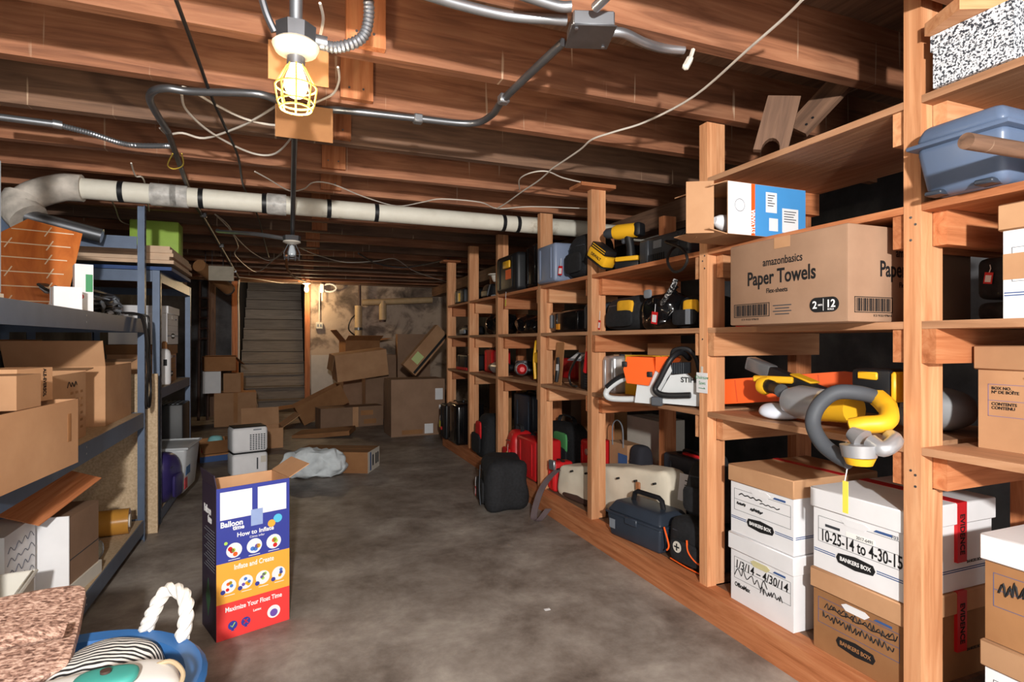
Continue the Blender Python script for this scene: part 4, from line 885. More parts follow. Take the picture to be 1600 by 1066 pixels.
for k, (y, hh, mt_, lab) in enumerate(((2.2, .30, mat('dark_olive', (84, 96, 40), .7), 'olive storage box deep on the middle rack level'), (3.0, .34, grey, 'pale grey box at the back of the middle rack level'), (3.38, .34, white, 'white box at the back by the rack upright'))):
    carton(lab, (-1.22, y, A2), 90, .36, .16, hh, mt_, closed=True)
# -- bottom level
wb_ = mat('bin_white', (222, 218, 208), .5, var=.04)
for k in range(4):
    o = thing('plastic_tray', ['lowest cream plastic tray of the stack on the bottom rack level', 'second cream plastic tray from the bottom of the stack', 'third cream plastic tray from the bottom of the stack', 'topmost cream plastic tray holding a black bag'][k], 'tray', (-.85, 1.98, A1 + .048 * k), 97, 'stack of cream trays')
    m = MB(); s_ = .018 * (3 - k); a, b = .25, .14
    m.rbox(-a, a, -b, b, 0, .008, .003, 1)
    for (x0, x1, y0, y1) in ((-a, a, -b, -b + .008), (-a, a, b - .008, b), (-a, -a + .008, -b, b), (a - .008, a, -b, b)): m.rbox(x0, x1, y0, y1, .006, .046 if k < 3 else .085, .003, 1)
    m.build('tray_body', wb_, o)
    zt = .046 if k < 3 else .085
    m = MB(); m.tube([(-a - .004, -b - .004, zt - .006), (a + .004, -b - .004, zt - .006), (a + .004, b + .004, zt - .006), (-a - .004, b + .004, zt - .006)], .006, 6, closed=True); m.build('rim', wb_, o)
    for x in (-.1, .1):
        m = MB(); m.rbox(x - .03, x + .03, -b - .007, -b, .012, .03, .003, 1); m.build('moulded_grip', wb_, o)
o = polybag('black plastic bag lying in the topmost tray', (-.86, 1.98, A1 + .153), 90, .24, .18, .12, seed=61)
o = carton('white carton with a marker scribble behind the trays', (-.93, 2.40, A1), 90, .24, .2, .33, white, closed=True)
for k in range(5): scrawl(o, -.1, .11, .12 + .04 * k, -.1013, .015, 9, .001, 70 + k, mat('grey_ink', (90, 94, 110), .7, var=0))
o = thing('white_cabinet_box', 'white framed wooden box with a pale base standing on the bottom level', 'box', (-.83, 2.70, A1), 84)
m = MB(); m.box(-.13, .13, -.1, .1, .05, .3); m.build('body', kraftg, o); m = MB(); m.box(-.136, -.13, -.104, .104, .05, .31); m.build('white_side', white, o); m = MB(); m.box(-.14, .14, -.108, .108, 0, .05); m.build('base', offw, o); m = MB(); m.box(-.13, .13, -.1012, -.1, .14, .143); m.build('groove', dgrey, o)
o = thing('hardboard_sheet', 'reddish brown hardboard sheet tilted over the white boxes', 'board', (-.84, 2.58, A1 + .40), 0, rot=(R(16), R(-16), R(70)))
m = MB(); m.box(-.16, .16, -.12, .12, 0, .004); m.build('sheet', wood('red', 'x'), o)
o = thing('vellum_roll', 'amber rolled film lying across the bottom level', 'roll', (-.93, 3.32, A1 + .062), 0, rot=(0, R(90), R(6)))
amb = mat('amber_film', (196, 140, 60), .25, var=.1, trans=.15)
m = MB(); m.lathe([(.04, -.21), (.062, -.21), (.062, .21), (.04, .21), (.035, .2), (.035, -.2)], 20); m.build('roll', amb, o); m = MB(); m.cyl((0, 0, .19), (0, 0, .215), .033, 14); m.build('core', offw, o)
o = thing('tape_reel', 'cream tape reel in a clear case on the bottom level', 'reel', (-.80, 2.94, A1 + .058), 0, rot=(R(90), 0, R(60)))
m = MB(); m.lathe([(.02, -.025), (.052, -.025), (.052, .025), (.02, .025)], 18); m.build('reel', mat('cream_tape', (226, 204, 150), .6), o); m = MB(); m.lathe([(.048, 0), (.054, .006), (.05, .024), (.02, .026)], 16, Matrix.Translation((0, 0, .026))); m.build('clear_cover', clear, o)

# -- far rack: boards, green box, archive boxes
for k in range(6):
    m = MB(); y0 = 3.845; sx = .012 * math.sin(k * 2.3)
    m.box(-1.28, -.62 + sx, y0 + .01 * (k % 2), y0 + .72, 1.4855 + .0205 * k + (.02 if k > 0 else 0), 1.5055 + .0205 * k + (.02 if k > 0 else 0))
    tag(m.world('plywood_board', mat('pale_ply', (214, 184, 156), .7, var=.08) if k else mat('blue_board', (46, 76, 130), .6)), ['blue-painted board at the bottom of the board stack', 'tan board lying directly on the blue-painted board', 'third board up in the stack on the far rack', 'fourth board up in the stack on the far rack', 'second board from the top of the stack', 'topmost tan board of the stack on the far rack'][k], 'board', 'stacked boards')
lime = mat('lime', (176, 214, 92), .55, var=.05)
m = MB(); m.rbox(-1.0, -.70, 4.62, 4.80, 1.4855, 1.915, .012, 2); tag(m.world('green_panel_box', lime), 'lime green box standing behind the stacked boards', 'box')
carton('battered kraft box at the end of the far rack top', (-.82, 4.92, 1.4855), 80, .2, .2, .14, kraftg, closed=True)
bankers('grey-white archive box on the upper middle level of the far rack', (-.88, 4.50, .7955 + .256), 90, w=.42, l=.34, lidh=.05)
hb_ = bankers('kraft archive box with a white side under the grey-white one on the far rack', (-.89, 4.50, .7955), 90, w=.40, l=.34, body=kraft, lid=kraftd, stripe=False, h=.255)
o = thing('spray_bottle', 'white plastic bottle with a brown cap on the far rack', 'bottle', (-.72, 4.22, .7955), 0)
m = MB(); m.lathe([(.03, 0), (.036, .01), (.036, .19), (.03, .215), (.014, .228)], 16); m.build('bottle', white, o); m = MB(); m.lathe([(.016, .228), (.016, .262), (.01, .275)], 12); m.build('cap', kraftd, o); m = MB(); m.box(-.0, .02, -.0375, -.0362, .12, .16); m.build('black_print', ink, o)
o = tag(MB().lathe([(.03, 0), (.04, .02), (.025, .05), (.03, .07)], 12, Matrix.Translation((-.74, 4.03, .7955))).world('glass_ornament', clear), 'little glass ornament on the far rack deck', 'ornament')
o = thing('slotted_unit', 'black electronic unit with a slotted grey top on the lower level of the far rack', 'appliance', (-.80, 4.81, .0755), 90)
m = MB(); m.rbox(-.16, .16, -.12, .12, 0, .545, .01, 2); m.build('housing', black, o)
for k in range(7):
    m = MB(); m.box(-.14, .14, -.09 + .028 * k, -.076 + .028 * k, .545, .548); m.build('slat', grey, o)
polybag('small black plastic bag on the slotted unit', (-.80, 4.20, .35), 90, .2, .16, .15, seed=81) if False else None
o = thing('storage_bin', 'translucent plastic storage bin filled with coloured fabrics', 'bin', (-.715, 4.42, .0755), 86)
milky = mat('translucent_bin', (226, 230, 234), .3, var=0, trans=.4)
m = MB(); taper_box(m, .34, .22, .40, .27, 0, .30, .02); m.build('tub', milky, o); m = MB(); m.tube([(-.205, -.14, .3), (.205, -.14, .3), (.205, .14, .3), (-.205, .14, .3)], .008, 6, closed=True); m.build('rim', milky, o)
m = MB(); m.box(-.168, -.1, -.1185, -.1135, .03, .12); m.build('red_check_fabric', mat('red_check', (200, 70, 76), .8, var=.3, scale=80), o, (0, 0, 0)); m = MB(); m.box(-.16, -.05, -.1245, -.12, .12, .19); m.build('blue_fabric', mat('blue_fabric', (64, 104, 150), .8), o)
m = MB(); m.box(-.189, -.18, -.06, .09, .03, .11); m.build('red_check_fabric', MATS['red_check'], o); m = MB(); m.box(-.194, -.187, -.05, .08, .11, .18); m.build('blue_fabric', MATS['blue_fabric'], o)
softbag('purple shiny bag wedged beside the translucent bin', (-.72, 4.075, .0765), 80, .24, .2, .31, mat('purple_satin', (52, 44, 96), .35), p=3, amp=.03, seed=83, handle=False)

# ================================================================== floor things
# balloon kit box
bl = thing('balloon_kit_box', 'blue, orange and red printed balloon kit box on the floor', 'box', (-.118, 2.40, .0005), 0)
p0, p1 = at(338, 1005, Z=0), at(452, 968, Z=0); ang = math.atan2(p1.y - p0.y, p1.x - p0.x)
bl.rotation_euler = (0, 0, ang); w_ = (p1 - p0).length; dB = .185
c_ = (p0 + p1) / 2 + Vector((-math.sin(ang), math.cos(ang), 0)) * dB / 2; bl.location = (c_.x, c_.y, .0005)
hB = .545; a, b = w_ / 2, dB / 2
pb, po, pr, pd = mat('print_navy', (52, 62, 150), .5, var=.02), mat('print_orange', (240, 170, 62), .5, var=.02), mat('print_red', (232, 62, 60), .5, var=.02), mat('print_plum', (52, 42, 62), .5, var=.06)
m = MB(); m.box(-a, a, -b, -b + .003, 0, hB); m.box(-a, a, b - .003, b, 0, hB); m.box(-a, -a + .003, -b, b, 0, hB); m.box(a - .003, a, -b, b, 0, hB); m.box(-a, a, -b, b, 0, .003); m.build('body', kraft, bl)
for z0, z1, mt_, nm in ((0.0, .13, pr, 'red_panel'), (.13, .275, po, 'orange_panel'), (.275, hB, pb, 'blue_panel')):
    m = MB(); m.box(-a, a, -b - .0008, -b, z0, z1); m.build(nm, mt_, bl)
m = MB(); m.box(-a - .0008, -a, -b, b, 0, hB); sd_ = m.build('plum_side', pd, bl)
m = MB(); m.box(a, a + .0008, -b, b, 0, hB); m.build('plum_side', pd, bl)
for x0, x1 in ((-a + .012, -.008), (.012, a - .012)):
    m = MB(); m.box(x0, x1, -b - .0014, -b - .0008, .43, .53); m.build('white_panel', white, bl)
yf = -b - .0012
text('Balloon', .028, wink, bl, (-.078, yf, .412), bold=.03, width=.075); text('time', .022, wink, bl, (-.055, yf, .395), bold=.03, width=.04)
text('How to Inflate', .022, wink, bl, (.005, yf, .367), bold=.02, width=.13); text('Cómo inflar', .011, wink, bl, (.01, yf, .35))
text('Inflate and Create', .026, wink, bl, (0, yf, .252), bold=.015, width=.14)
text('Maximize Your Float Time', .024, wink, bl, (0, yf, .105), bold=.02, width=.2); text('Latex', .013, wink, bl, (.01, yf, .076), bold=.02)
def disc(x, z, r, mt_, nm='picture_disc', yy=yf, par=None):
    m = MB(); m.lathe([(0, 0), (r, 0), (r, .0006)], 20, Matrix.Translation((x, yy, z)) @ Matrix.Rotation(R(90), 4, 'X')); return m.build(nm, mt_, par or bl)
cols = [red, mat('b_blue', (70, 120, 200), .5, var=0), lime, yellow, orange, mat('b_purp', (110, 80, 170), .5, var=0)]
rnd = random.Random(3)
for k, x in enumerate((-.07, .0, .07)):
    d0 = disc(x, .315, .027, white)
    for q in range(4): disc(x + rnd.uniform(-.014, .014), .315 + rnd.uniform(-.016, .012), .008, cols[(k + q * 2) % 6], 'picture_spot', yf - .0007, d0)
    m = MB(); m.box(x - .02, x + .02, yf - .0003, yf, .281, .283); m.build('caption', wink, bl)
for k, x in enumerate((-.088, -.03, .03, .088)):
    d0 = disc(x, .19, .025, white)
    for q in range(5): disc(x + rnd.uniform(-.012, .012), .19 + rnd.uniform(-.013, .013), .006, cols[(k * (q + 1) + q) % 6], 'picture_spot', yf - .0007, d0)
    disc(x - .02, .172, .008, pb, 'number_spot', yf - .0008, d0); m = MB(); m.box(x - .015, x + .02, yf - .0003, yf, .156, .158); m.build('caption', wink, bl)
for x, t in ((-.075, '✓'), (-.03, 'X')):
    d0 = disc(x, .045, .016, pb, 'balloon_icon'); m = MB(); m.prism([(-.006, -.02), (.006, -.02), (0, -.010)], -.0006, 0); m.build('balloon_tail', pb, d0, (x, yf, .045))
    if t == 'X': text('X', .024, red, d0, (x, yf - .001, .045), bold=.03)
    else:
        m = MB(); m.tube([(x - .007, yf - .001, .046), (x - .002, yf - .001, .039), (x + .008, yf - .001, .054)], .0018, 4); m.build('tick', lime, d0)
d0 = disc(.07, .05, .024, white); disc(.07, .046, .014, cols[5], 'picture_spot', yf - .0007, d0)
for x, z, r, mt_ in ((.085, .40, .016, mat('dot_cyan', (86, 190, 226), .5, var=0)), (.062, .385, .014, po), (-.098, .345, .006, lime)): disc(x, z, r, mt_, 'printed_dot')
m = MB(); m.box(-.012, .03, -b - .0018, -b - .0012, .39, .45); m.build('sealing_tape', mat('tape_film', (150, 170, 214), .2, var=.1), bl)
text('Balloon', .04, wink, sd_, (-a - .0012, .02, .45), (90, 0, -90), bold=.03, width=.09); text('time', .04, wink, sd_, (-a - .0012, -.01, .42), (90, 0, -90), bold=.03, width=.05)
for k in range(14):
    m = MB(); m.box(-a - .0012, -a - .0008, -b + .02, b - .03 - .02 * (k % 3), .24 + .011 * k, .243 + .011 * k); m.build('print_line', grey, sd_)
m = MB(); m.prism([(-.03, 0), (0, -.07), (.03, 0), (0, .07)], 0, .0006); m.build('green_diamond', mat('diamond_green', (50, 96, 62), .5, var=0), sd_, (-a - .0012, .01, .13), (0, 0, R(-90)))
m = MB(); m.box(0, .09, -b, b, 0, .003); m.build('flap', kraft, bl, (a, 0, hB), (0, R(-28), 0))
m = MB(); m.box(-.05, 0, -b, b, 0, .003); m.build('flap', pd, bl, (-a, 0, hB), (0, R(80), 0))

# dehumidifier
dh = thing('dehumidifier', 'white two-part dehumidifier with a louvred grille', 'appliance', tuple(at(386, 748, Z=.0005)), 16)
dh.location.y += .07
m = MB(); m.rbox(-.13, .13, -.095, .095, .02, .2, .025, 3); m.build('water_tank', white, dh); m = MB(); m.rbox(-.13, .13, -.095, .095, .205, .40, .025, 3); m.build('upper_housing', white, dh); m = MB(); m.rbox(-.128, .128, -.093, .093, .199, .206, .003, 1); m.build('seam', black, dh); m = MB(); m.rbox(-.12, .12, -.085, .085, .398, .405, .003, 1); m.build('top_grille', black, dh)
m = MB()
for k in range(6):
    for j in range(9): m.box(-.0 + .02 * k - .005, -.0 + .02 * k + .008, -.0965, -.095, .225 + .014 * j, .233 + .014 * j)
g_ = m.build('grille_slots', dgrey, dh); g_['kind'] = 'stuff'
m = MB(); m.box(.045, .055, -.0965, -.095, .07, .16); m.build('level_window', dgrey, dh); m = MB(); m.box(.075, .115, -.0962, -.095, .12, .17); m.build('sticker', offw, dh); m = MB(); m.box(.02, .08, -.0965, -.095, .375, .385); m.build('badge', grey, dh)
for x in (-.1, .1):
    m = MB(); m.rbox(x - .015, x + .015, -.08, -.05, 0, .021, .004, 1); m.build('foot', black, dh)

# long carton spilling polyester filling
q = at(490, 745, Z=0)
lc = carton('long opened carton lying on its side with white fibre filling', (q.x + .2, q.y + .22, .0005), -26, .62, .3, .17, kraftd, closed=True)
m = MB(); m.box(.3105, .3115, -.15, .15, 0, .17); pn = m.build('printed_end', offw, lc); m = MB(); m.box(.3116, .3122, -.1, -.07, .01, .16); m.build('blue_strip', blueink, pn)
for y in (-.02, .06, .11):
    m = MB(); m.box(.3116, .312, y - .02, y + .015, .04, .13); m.build('printed_picture', dgrey, pn)
fl = thing('fibre_filling', 'fluffy white polyester filling bulging out of the long carton', 'filling', (q.x - .0, q.y + .0, .0005), -12)
fib = mat('fibre', (206, 214, 218), .9, var=.08, scale=30, bump=.5)
m = MB(); m.soft(.52, .18, .22, 3, 20, .035, 91, .1, freq=14); m.build('filling', fib, fl)
# cartons behind the dehumidifier
q = at(330, 722, Z=0); o = carton('opened blue-edged carton left of the dehumidifier', (q.x, q.y + .12, .0005), 20, .26, .22, .18, kraftd, flaps={'f': (-40, .14), 'l': (40, .14), 'r': (-20, .12)}); m = MB(); m.box(-.131, .131, -.1112, -.11, 0, .05); m.build('blue_print', blueink, o); m = MB(); m.box(-.12, -.03, -.1112, -.11, .09, .14); m.build('red_print', red, o)
o = thing('teal_cap', 'crumpled pale teal bag in the opened carton', 'bag', (q.x + .02, q.y + .12, .12), 0); m = MB(); m.soft(.14, .12, .1, 3, 8, .02, 5, .2); m.build('bag_body', mat('teal', (140, 204, 206), .6), o)
q = at(408, 705, Z=0); o = carton('open kraft carton with raised flap behind the dehumidifier', (q.x, q.y + .25, .0005), 8, .36, .3, .2, kraft, flaps={'b': (78, .18), 'r': (35, .2), 'l': (-30, .12)}); m = MB(); m.box(.1805, .181, -.15, .15, 0, .1); m.build('blue_print', blueink, o)
q = at(335, 668, Z=0); carton('large taped kraft carton beside the far rack', (-.60, q.y + .2, .0005), 5, .48, .36, .42, kraft, closed=True, tape=True)
carton('small kraft carton on the large taped carton', (-.62, q.y + .2, .421), -6, .2, .2, .24, kraft, closed=True)
o = carton('white carton stacked beside the small kraft carton', (-.86, q.y + .15, .421), 4, .2, .24, .27, white, closed=True)
carton('orange-brown carton with crossed straps heaped on the white carton', (-.80, q.y + .3, .692), 12, .36, .3, .18, kraftd, flaps={'r': (-45, .15), 'f': (10, .1)})
q = at(372, 655, Z=0); o = thing('cloth_sack', 'pale slumped cloth sack behind the taped carton', 'sack', (q.x + .06, q.y - .1, .0005), 0); m = MB(); m.soft(.42, .3, .36, 2.6, 10, .02, 4, .2); m.build('sack', mat('sack_pink', (176, 160, 150), .9), o)
# ---- heap of cartons by the far wall
def B(label, u, v, w, d, h, rz, mt=kraftd, rot=None, dz=0, dy=0, **k):
    q = at(u, v, Z=0); return carton(label, (q.x, q.y + d / 2 + dy, .0005 + dz), rz, w, d, h, mt, rot=rot, **k)
o = B('big square carton with white labels standing at the front of the heap', 653, 681, .62, .40, .64, 2, kraftg, closed=True)
for (x, z, w_, h_) in ((.24, .40, .09, .13), (.255, .29, .03, .05), (.12, .02, .1, .11)):
    m = MB(); m.box(x - w_ / 2, x + w_ / 2, -.2015, -.2, z, z + h_); m.build('paper_label', white, o)
m = MB(); m.box(-.19, .05, -.2012, -.2, .02, .07); m.build('printed_strip', kraftd, o)
o = B('tall upright carton behind the square carton', 655, 655, .46, .25, 1.17, -4, kraftg, closed=True, dy=.3); m = MB(); m.box(.05, .14, -.1265, -.125, .86, .98); m.build('paper_label', white, o)
o = carton('narrow printed carton leaning across the tall carton', (1.60, 6.62, .90), 0, .62, .1, .2, kraft, rot=(0, R(-48), R(6)), closed=True); m = MB(); m.box(-.3, .3, -.0512, -.05, .02, .05); m.build('dark_print', ink, o); m = MB(); m.box(-.2, -.08, -.0515, -.05, .07, .17); m.build('green_label', mat('label_lime', (190, 206, 140), .6, var=0), o)
o = B('long carton with brown tape patches lying in front of the heap', 548, 668, .78, .28, .25, 10, kraftg, closed=True)
for x, z in ((.1, .14), (.14, .03)):
    m = MB(); m.box(x, x + .16, -.1412, -.14, z, z + .06); m.build('brown_tape', kraftd, o)
m = MB(); m.box(-.0, .07, -.1416, -.14, 0, .25); m.build('pale_tape', kraft, o)
B('upright grey-brown carton with an arrow print in the middle of the heap', 600, 660, .42, .22, .88, 6, kraftg, closed=True, dy=.32)
carton('tilted orange-brown carton with folded flaps lying on the heap', (.92, 7.72, .6), 0, .66, .34, .34, kraft, rot=(R(4), R(-7), R(6)), closed=True, flaps={'l': (-75, .2)})
carton('orange carton squashed under the tilted carton', (.48, 7.86, .14), 0, .62, .36, .26, kraftd, rot=(0, R(-26), R(6)), flaps={'l': (20, .2)})
carton('flattened carton lying at the bottom left of the heap', (.42, 6.85, .002), 0, .62, .4, .05, kraftd, rot=(0, R(-4), R(-16)), closed=True)
carton('dark carton with torn flaps on top of the heap by the pipe', (1.02, 8.72, .86), 0, .5, .4, .22, kraftd, rot=(0, 0, R(8)), flaps={'f': (20, .2), 'l': (50, .2), 'r': (10, .2)})
carton('carton under the torn one against the far wall', (1.05, 8.74, .0005), 4, .6, .5, .855, kraftg, closed=True)
m = MB(); m.box(.36, 1.2, YB - .1, YB - .06, .0, .86); tag(m.world('leaning_sheet', mat('panel_white', (206, 198, 188), .7, var=.05)), 'white sheet panel leaning against the far wall beside the stairs', 'panel')
# pipes on the far wall
beige = mat('pipe_beige', (196, 170, 132), .5, var=.1)
def Wb(u, v): return at(u, v, Y=YB - .08)
o = thing('waste_pipe', 'upright beige waste pipe running down the far wall', 'pipe', tuple(Wb(560, 556)))
m = MB(); m.cyl(Wb(560, 556), Wb(560, 478), .055, 14); m.world('pipe', beige, o); m = MB(); m.cyl(Wb(560, 512), Wb(560, 516), .062, 14); m.world('coupling', tin, o); m = MB(); m.cyl(Wb(562, 446), Wb(562, 500), .022, 10); m.world('thin_pipe', brown, o)
o = thing('elbow_pipe', 'beige horizontal pipe with an elbow and capped drop on the far wall', 'pipe', tuple(Wb(598, 500)))
m = MB(); m.tube([Wb(566, 473), Wb(590, 472), Wb(675, 469)], .05, 12); m.world('run', beige, o); m = MB(); m.cyl(Wb(598, 470), Wb(598, 500), .058, 14); m.world('drop', beige, o); m = MB(); m.cyl(Wb(598, 500), Wb(598, 503), .05, 14); m.world('cap', brown, o)
o = thing('socket_box', 'white electrical outlet box on the far wall', 'outlet', tuple(at(499, 509, Y=YB - .03)))
m = MB(); m.rbox(-.05, .05, -.03, .03, -.05, .05, .006, 1); m.build('box', offw, o); m = MB(); m.cyl((0, -.01, .05), (0, -.01, .6), .008, 8); m.build('conduit', offw, o)
for x in (-.02, .02):
    m = MB(); m.rbox(x - .012, x + .012, -.034, -.03, -.02, .02, .003, 1); m.build('socket', grey, o)
o = thing('wall_fan', 'small white round fitting hung high on the far wall', 'fitting', tuple(at(515, 450, Y=YB - .1)))
m = MB(); m.tube([(.1 * math.cos(a * .5236), 0, .06 * math.sin(a * .5236)) for a in range(12)], .014, 8, closed=True); m.build('ring', white, o); m = MB(); m.rbox(-.14, -.08, -.03, .03, -.08, .06, .01, 1); m.build('bracket', white, o); m = MB(); m.cyl((-.11, 0, -.08), (-.11, 0, -.2), .008, 8); m.build('pull_cord', white, o)
tag(MB().tube(poly2([Wb(558, 490), Wb(548, 500), Wb(545, 515), Wb(556, 525)]), .012, 6).world('wall_cable', cableb), 'black cable curling beside the upright beige pipe', 'cable')
# things hanging left of the stairs
ta, tb_ = at(311, 415, d=5.6), at(357, 452, d=6.2); o = thing('cardboard_tube', 'brown cardboard tube slung under the joists near the stairs', 'tube', tuple(ta)); m = MB(); m.cyl(ta, tb_, .062, 16); m.world('tube', kraftd, o); m = MB(); m.cyl(tb_ - (tb_ - ta) * .02, tb_ + (tb_ - ta) * .02, .065, 16); m.world('end_cap', tin, o)
for t_ in (.2, .8):
    p_ = ta + (tb_ - ta) * t_; m = MB(); m.cyl(p_ + Vector((0, 0, .06)), (p_.x, p_.y, 2.139), .004, 6); m.world('hanger_wire', tin, o)
o = thing('hanging_board', 'pale grey board hanging below the joists beside the tube', 'board', (-.58, 6.21, 1.66)); m = MB(); m.box(-.11, .11, -.01, .01, 0, .14); m.build('board', mat('board_grey', (176, 166, 148), .7), o)
for x in (-.08, .08):
    m = MB(); m.cyl((x, 0, .14), (x, 0, .47), .003, 6); m.build('hanger', tin, o)
o = thing('metal_ladder', 'thin rusty metal frame ladder leaning on the dark wall', 'ladder', (at(322, 560, Y=8.7).x, 8.7, 0))
for u in (312, 326):
    m = MB(); m.cyl(at(u, 440, Y=8.9), Vector((at(u - 2, 560, Y=8.7).x, 8.7, .001)), .018, 8); m.world('rail', brown, o)
for v in (466, 482, 498, 514, 530):
    m = MB(); m.cyl(at(312, v, Y=8.8), at(326, v - 1, Y=8.8), .013, 8); m.world('rung', brown, o)
tag(MB().tube(poly2([at(374, 432, Y=9.1), at(372, 460, Y=9.1), at(373, 500, Y=9.1), at(373, 565, Y=9.1)]), .014, 6).world('switch_cable', cablew), 'white cable running down beside the stair door frame', 'cable')

# ================================================================== ceiling fittings
def C(u, v, z=1.905): return at(u, v, Z=z)
# white drain pipe
dp = thing('drain_pipe', 'white painted drain pipe strapped under the joists across the room', 'pipe', tuple(at(120, 280, Y=3.38)))
pa, pb2 = at(118, 281, Y=3.49), at(925, 344, Y=3.49)
pb2 = pa + (pb2 - pa) * 1.25; pa.z = 1.846; pb2.z = 1.842
m = MB(); m.cyl(pa, pb2, .052, 20); m.world('pipe', pipew, dp)
for u in (181, 310, 412, 516, 592, 795, 818):
    t = (at(u, 300, Y=3.38).x - pa.x) / (pb2.x - pa.x); c_ = pa + (pb2 - pa) * t; dr = (pb2 - pa).normalized()
    m = MB(); m.cyl(c_ - dr * .012, c_ + dr * .012, .055, 18); m.world('strap', black, dp)
for u, ln in ((250, .06), (275, .04), (432, .05)):
    t = (at(u, 300, Y=3.38).x - pa.x) / (pb2.x - pa.x); c_ = pa + (pb2 - pa) * t; dr = (pb2 - pa).normalized()
    m = MB(); m.cyl(c_ - dr * ln, c_ + dr * ln, .059, 18); m.world('taped_joint', mat('taped', (190, 188, 184), .4, var=.3, scale=25, bump=.4), dp)
lag = mat('lagging', (196, 188, 178), .6, var=.35, scale=12, bump=.5)
m = MB(); m.tube(poly2([pa + Vector((.03, 0, 0)), pa + Vector((-.06, 0, -.005)), pa + Vector((-.16, -.01, -.05)), pa + Vector((-.2, -.02, -.09))], 4), [.068] * 13, 14); m.world('lagged_elbow', lag, dp)
m = MB(); m.tube(poly2([pa + Vector((-.2, -.02, -.08)), pa + Vector((-.21, -.04, -.13)), pa + Vector((-.17, -.06, -.18))], 4), [.085] * 9, 14); m.world('lagged_bend', lag, dp)
m = MB(); m.cyl(pa + Vector((-.18, -.06, -.17)), pa + Vector((.12, -.03, -.24)), .036, 14); m.world('branch_pipe', tin, dp)
tag(MB().cyl(at(440, 320, Y=3.61), at(925, 352, Y=3.60), .028, 12).world('small_drain_pipe', pipew), 'thinner white pipe running behind the main drain pipe', 'pipe')
# conduits
cd1 = thing('bent_conduit', 'bent metal conduit run sweeping below the joists to the junction box', 'conduit', tuple(C(480, 172, 1.9)))
m = MB(); m.tube(poly2([C(262, 205), C(246, 180), C(234, 156), C(240, 142), C(262, 138), (C(300, 143)), C(395, 146), C(430, 155), C(470, 171), C(530, 172), C(650, 185), C(735, 193), C(768, 180), C(790, 152), C(880, 66, 1.925)], 6), .0125, 10); m.world('tube', tin, cd1)
for u, v in ((653, 186), (787, 155)):
    p_ = C(u, v); m = MB(); m.rbox(p_.x - .018, p_.x + .018, p_.y - .018, p_.y + .018, p_.z - .016, p_.z + .016, .005, 1); m.world('coupling', galv, cd1)
cd2 = thing('long_conduit', 'long dark conduit running along the ceiling toward the stairs', 'conduit', tuple(C(300, 310, 1.9)))
m = MB(); m.tube([C(262, 205), C(300, 310, 1.924), C(330, 360, 1.925), C(374, 436, 1.926)], .0125, 10); m.world('tube', mat('dull_pipe', (86, 80, 76), .5, metal=.4, var=.15), cd2)
for u, v in ((318, 336), (346, 384), (367, 424)):
    p_ = C(u, v, 1.92); m = MB(); m.rbox(p_.x - .02, p_.x + .02, p_.y - .012, p_.y + .012, p_.z - .016, p_.z + .016, .004, 1); m.world('clip', galv, cd2)
jb = thing('junction_box', 'square galvanised junction box on a joist with conduits entering', 'junction box', tuple(at(922, 45, Z=1.915)), -18)
m = MB(); m.rbox(-.055, .055, -.055, .055, -.02, .02, .004, 1); m.build('box', galv, jb); m = MB(); m.rbox(-.06, .06, -.06, .06, -.024, -.0205, .003, 1); m.build('cover_plate', tin, jb)
for x, y in ((-.045, -.045), (.045, .045)):
    m = MB(); m.cyl((x, y, -.0245), (x, y, -.027), .005, 8); m.build('screw', galv, jb)
for k, (pts, lab) in enumerate((([C(885, 32, 1.92), C(860, 30, 1.92), C(790, 24, 1.925), C(700, 2, 1.93), C(620, -25, 1.93)], 'upper left galvanised conduit entering the junction box'), ([C(893, 10, 1.92), C(870, 9, 1.92), C(810, -10, 1.93)], 'short galvanised conduit entering the junction box from above'), ([C(952, 50, 1.92), C(975, 52, 1.92), C(1005, 66, 1.92), C(1035, 75, 1.93), C(1068, 78, 1.935)], 'galvanised conduit leaving the junction box to the right'))):
    tag(MB().tube(poly2(pts), .0135, 10).world('short_conduit', galv), lab, 'conduit', 'conduits at the junction box')
tag(MB().tube([C(930, 12, 1.92), C(945, -3, 1.925), C(965, -25, 1.93)], .013, 10).world('flexible_conduit', galv), 'ribbed flexible conduit rising from the junction box', 'conduit')
tag(MB().tube(poly2([at(1083, 78, Y=1.31), at(1078, 92, Y=1.30), at(1070, 107, Y=1.29)]), [.006] * 6 + [.01] * 6 + [.004], 6).world('masking_tape_strip', offw), 'strip of pale tape dangling below a joist', 'tape')
tag(MB().tube([C(0, 183, 1.925), C(85, 194, 1.925)], .013, 10).world('left_conduit', galv), 'straight galvanised conduit at the left under the joists', 'conduit')
fl_ = thing('armoured_cable', 'ribbed armoured cable sagging between the joists at left', 'cable', tuple(C(170, 210)))
P = poly2([C(85, 194, 1.925), C(140, 208, 1.92), C(200, 226, 1.915), C(268, 228, 1.91)], 30)
m = MB(); m.tube(P, [.0125 if i % 2 else .010 for i in range(len(P))], 8); m.world('armour', galv, fl_)
m = MB(); m.cyl(C(82, 193, 1.925), C(97, 196, 1.925), .016, 10); m.world('connector', galv, fl_)
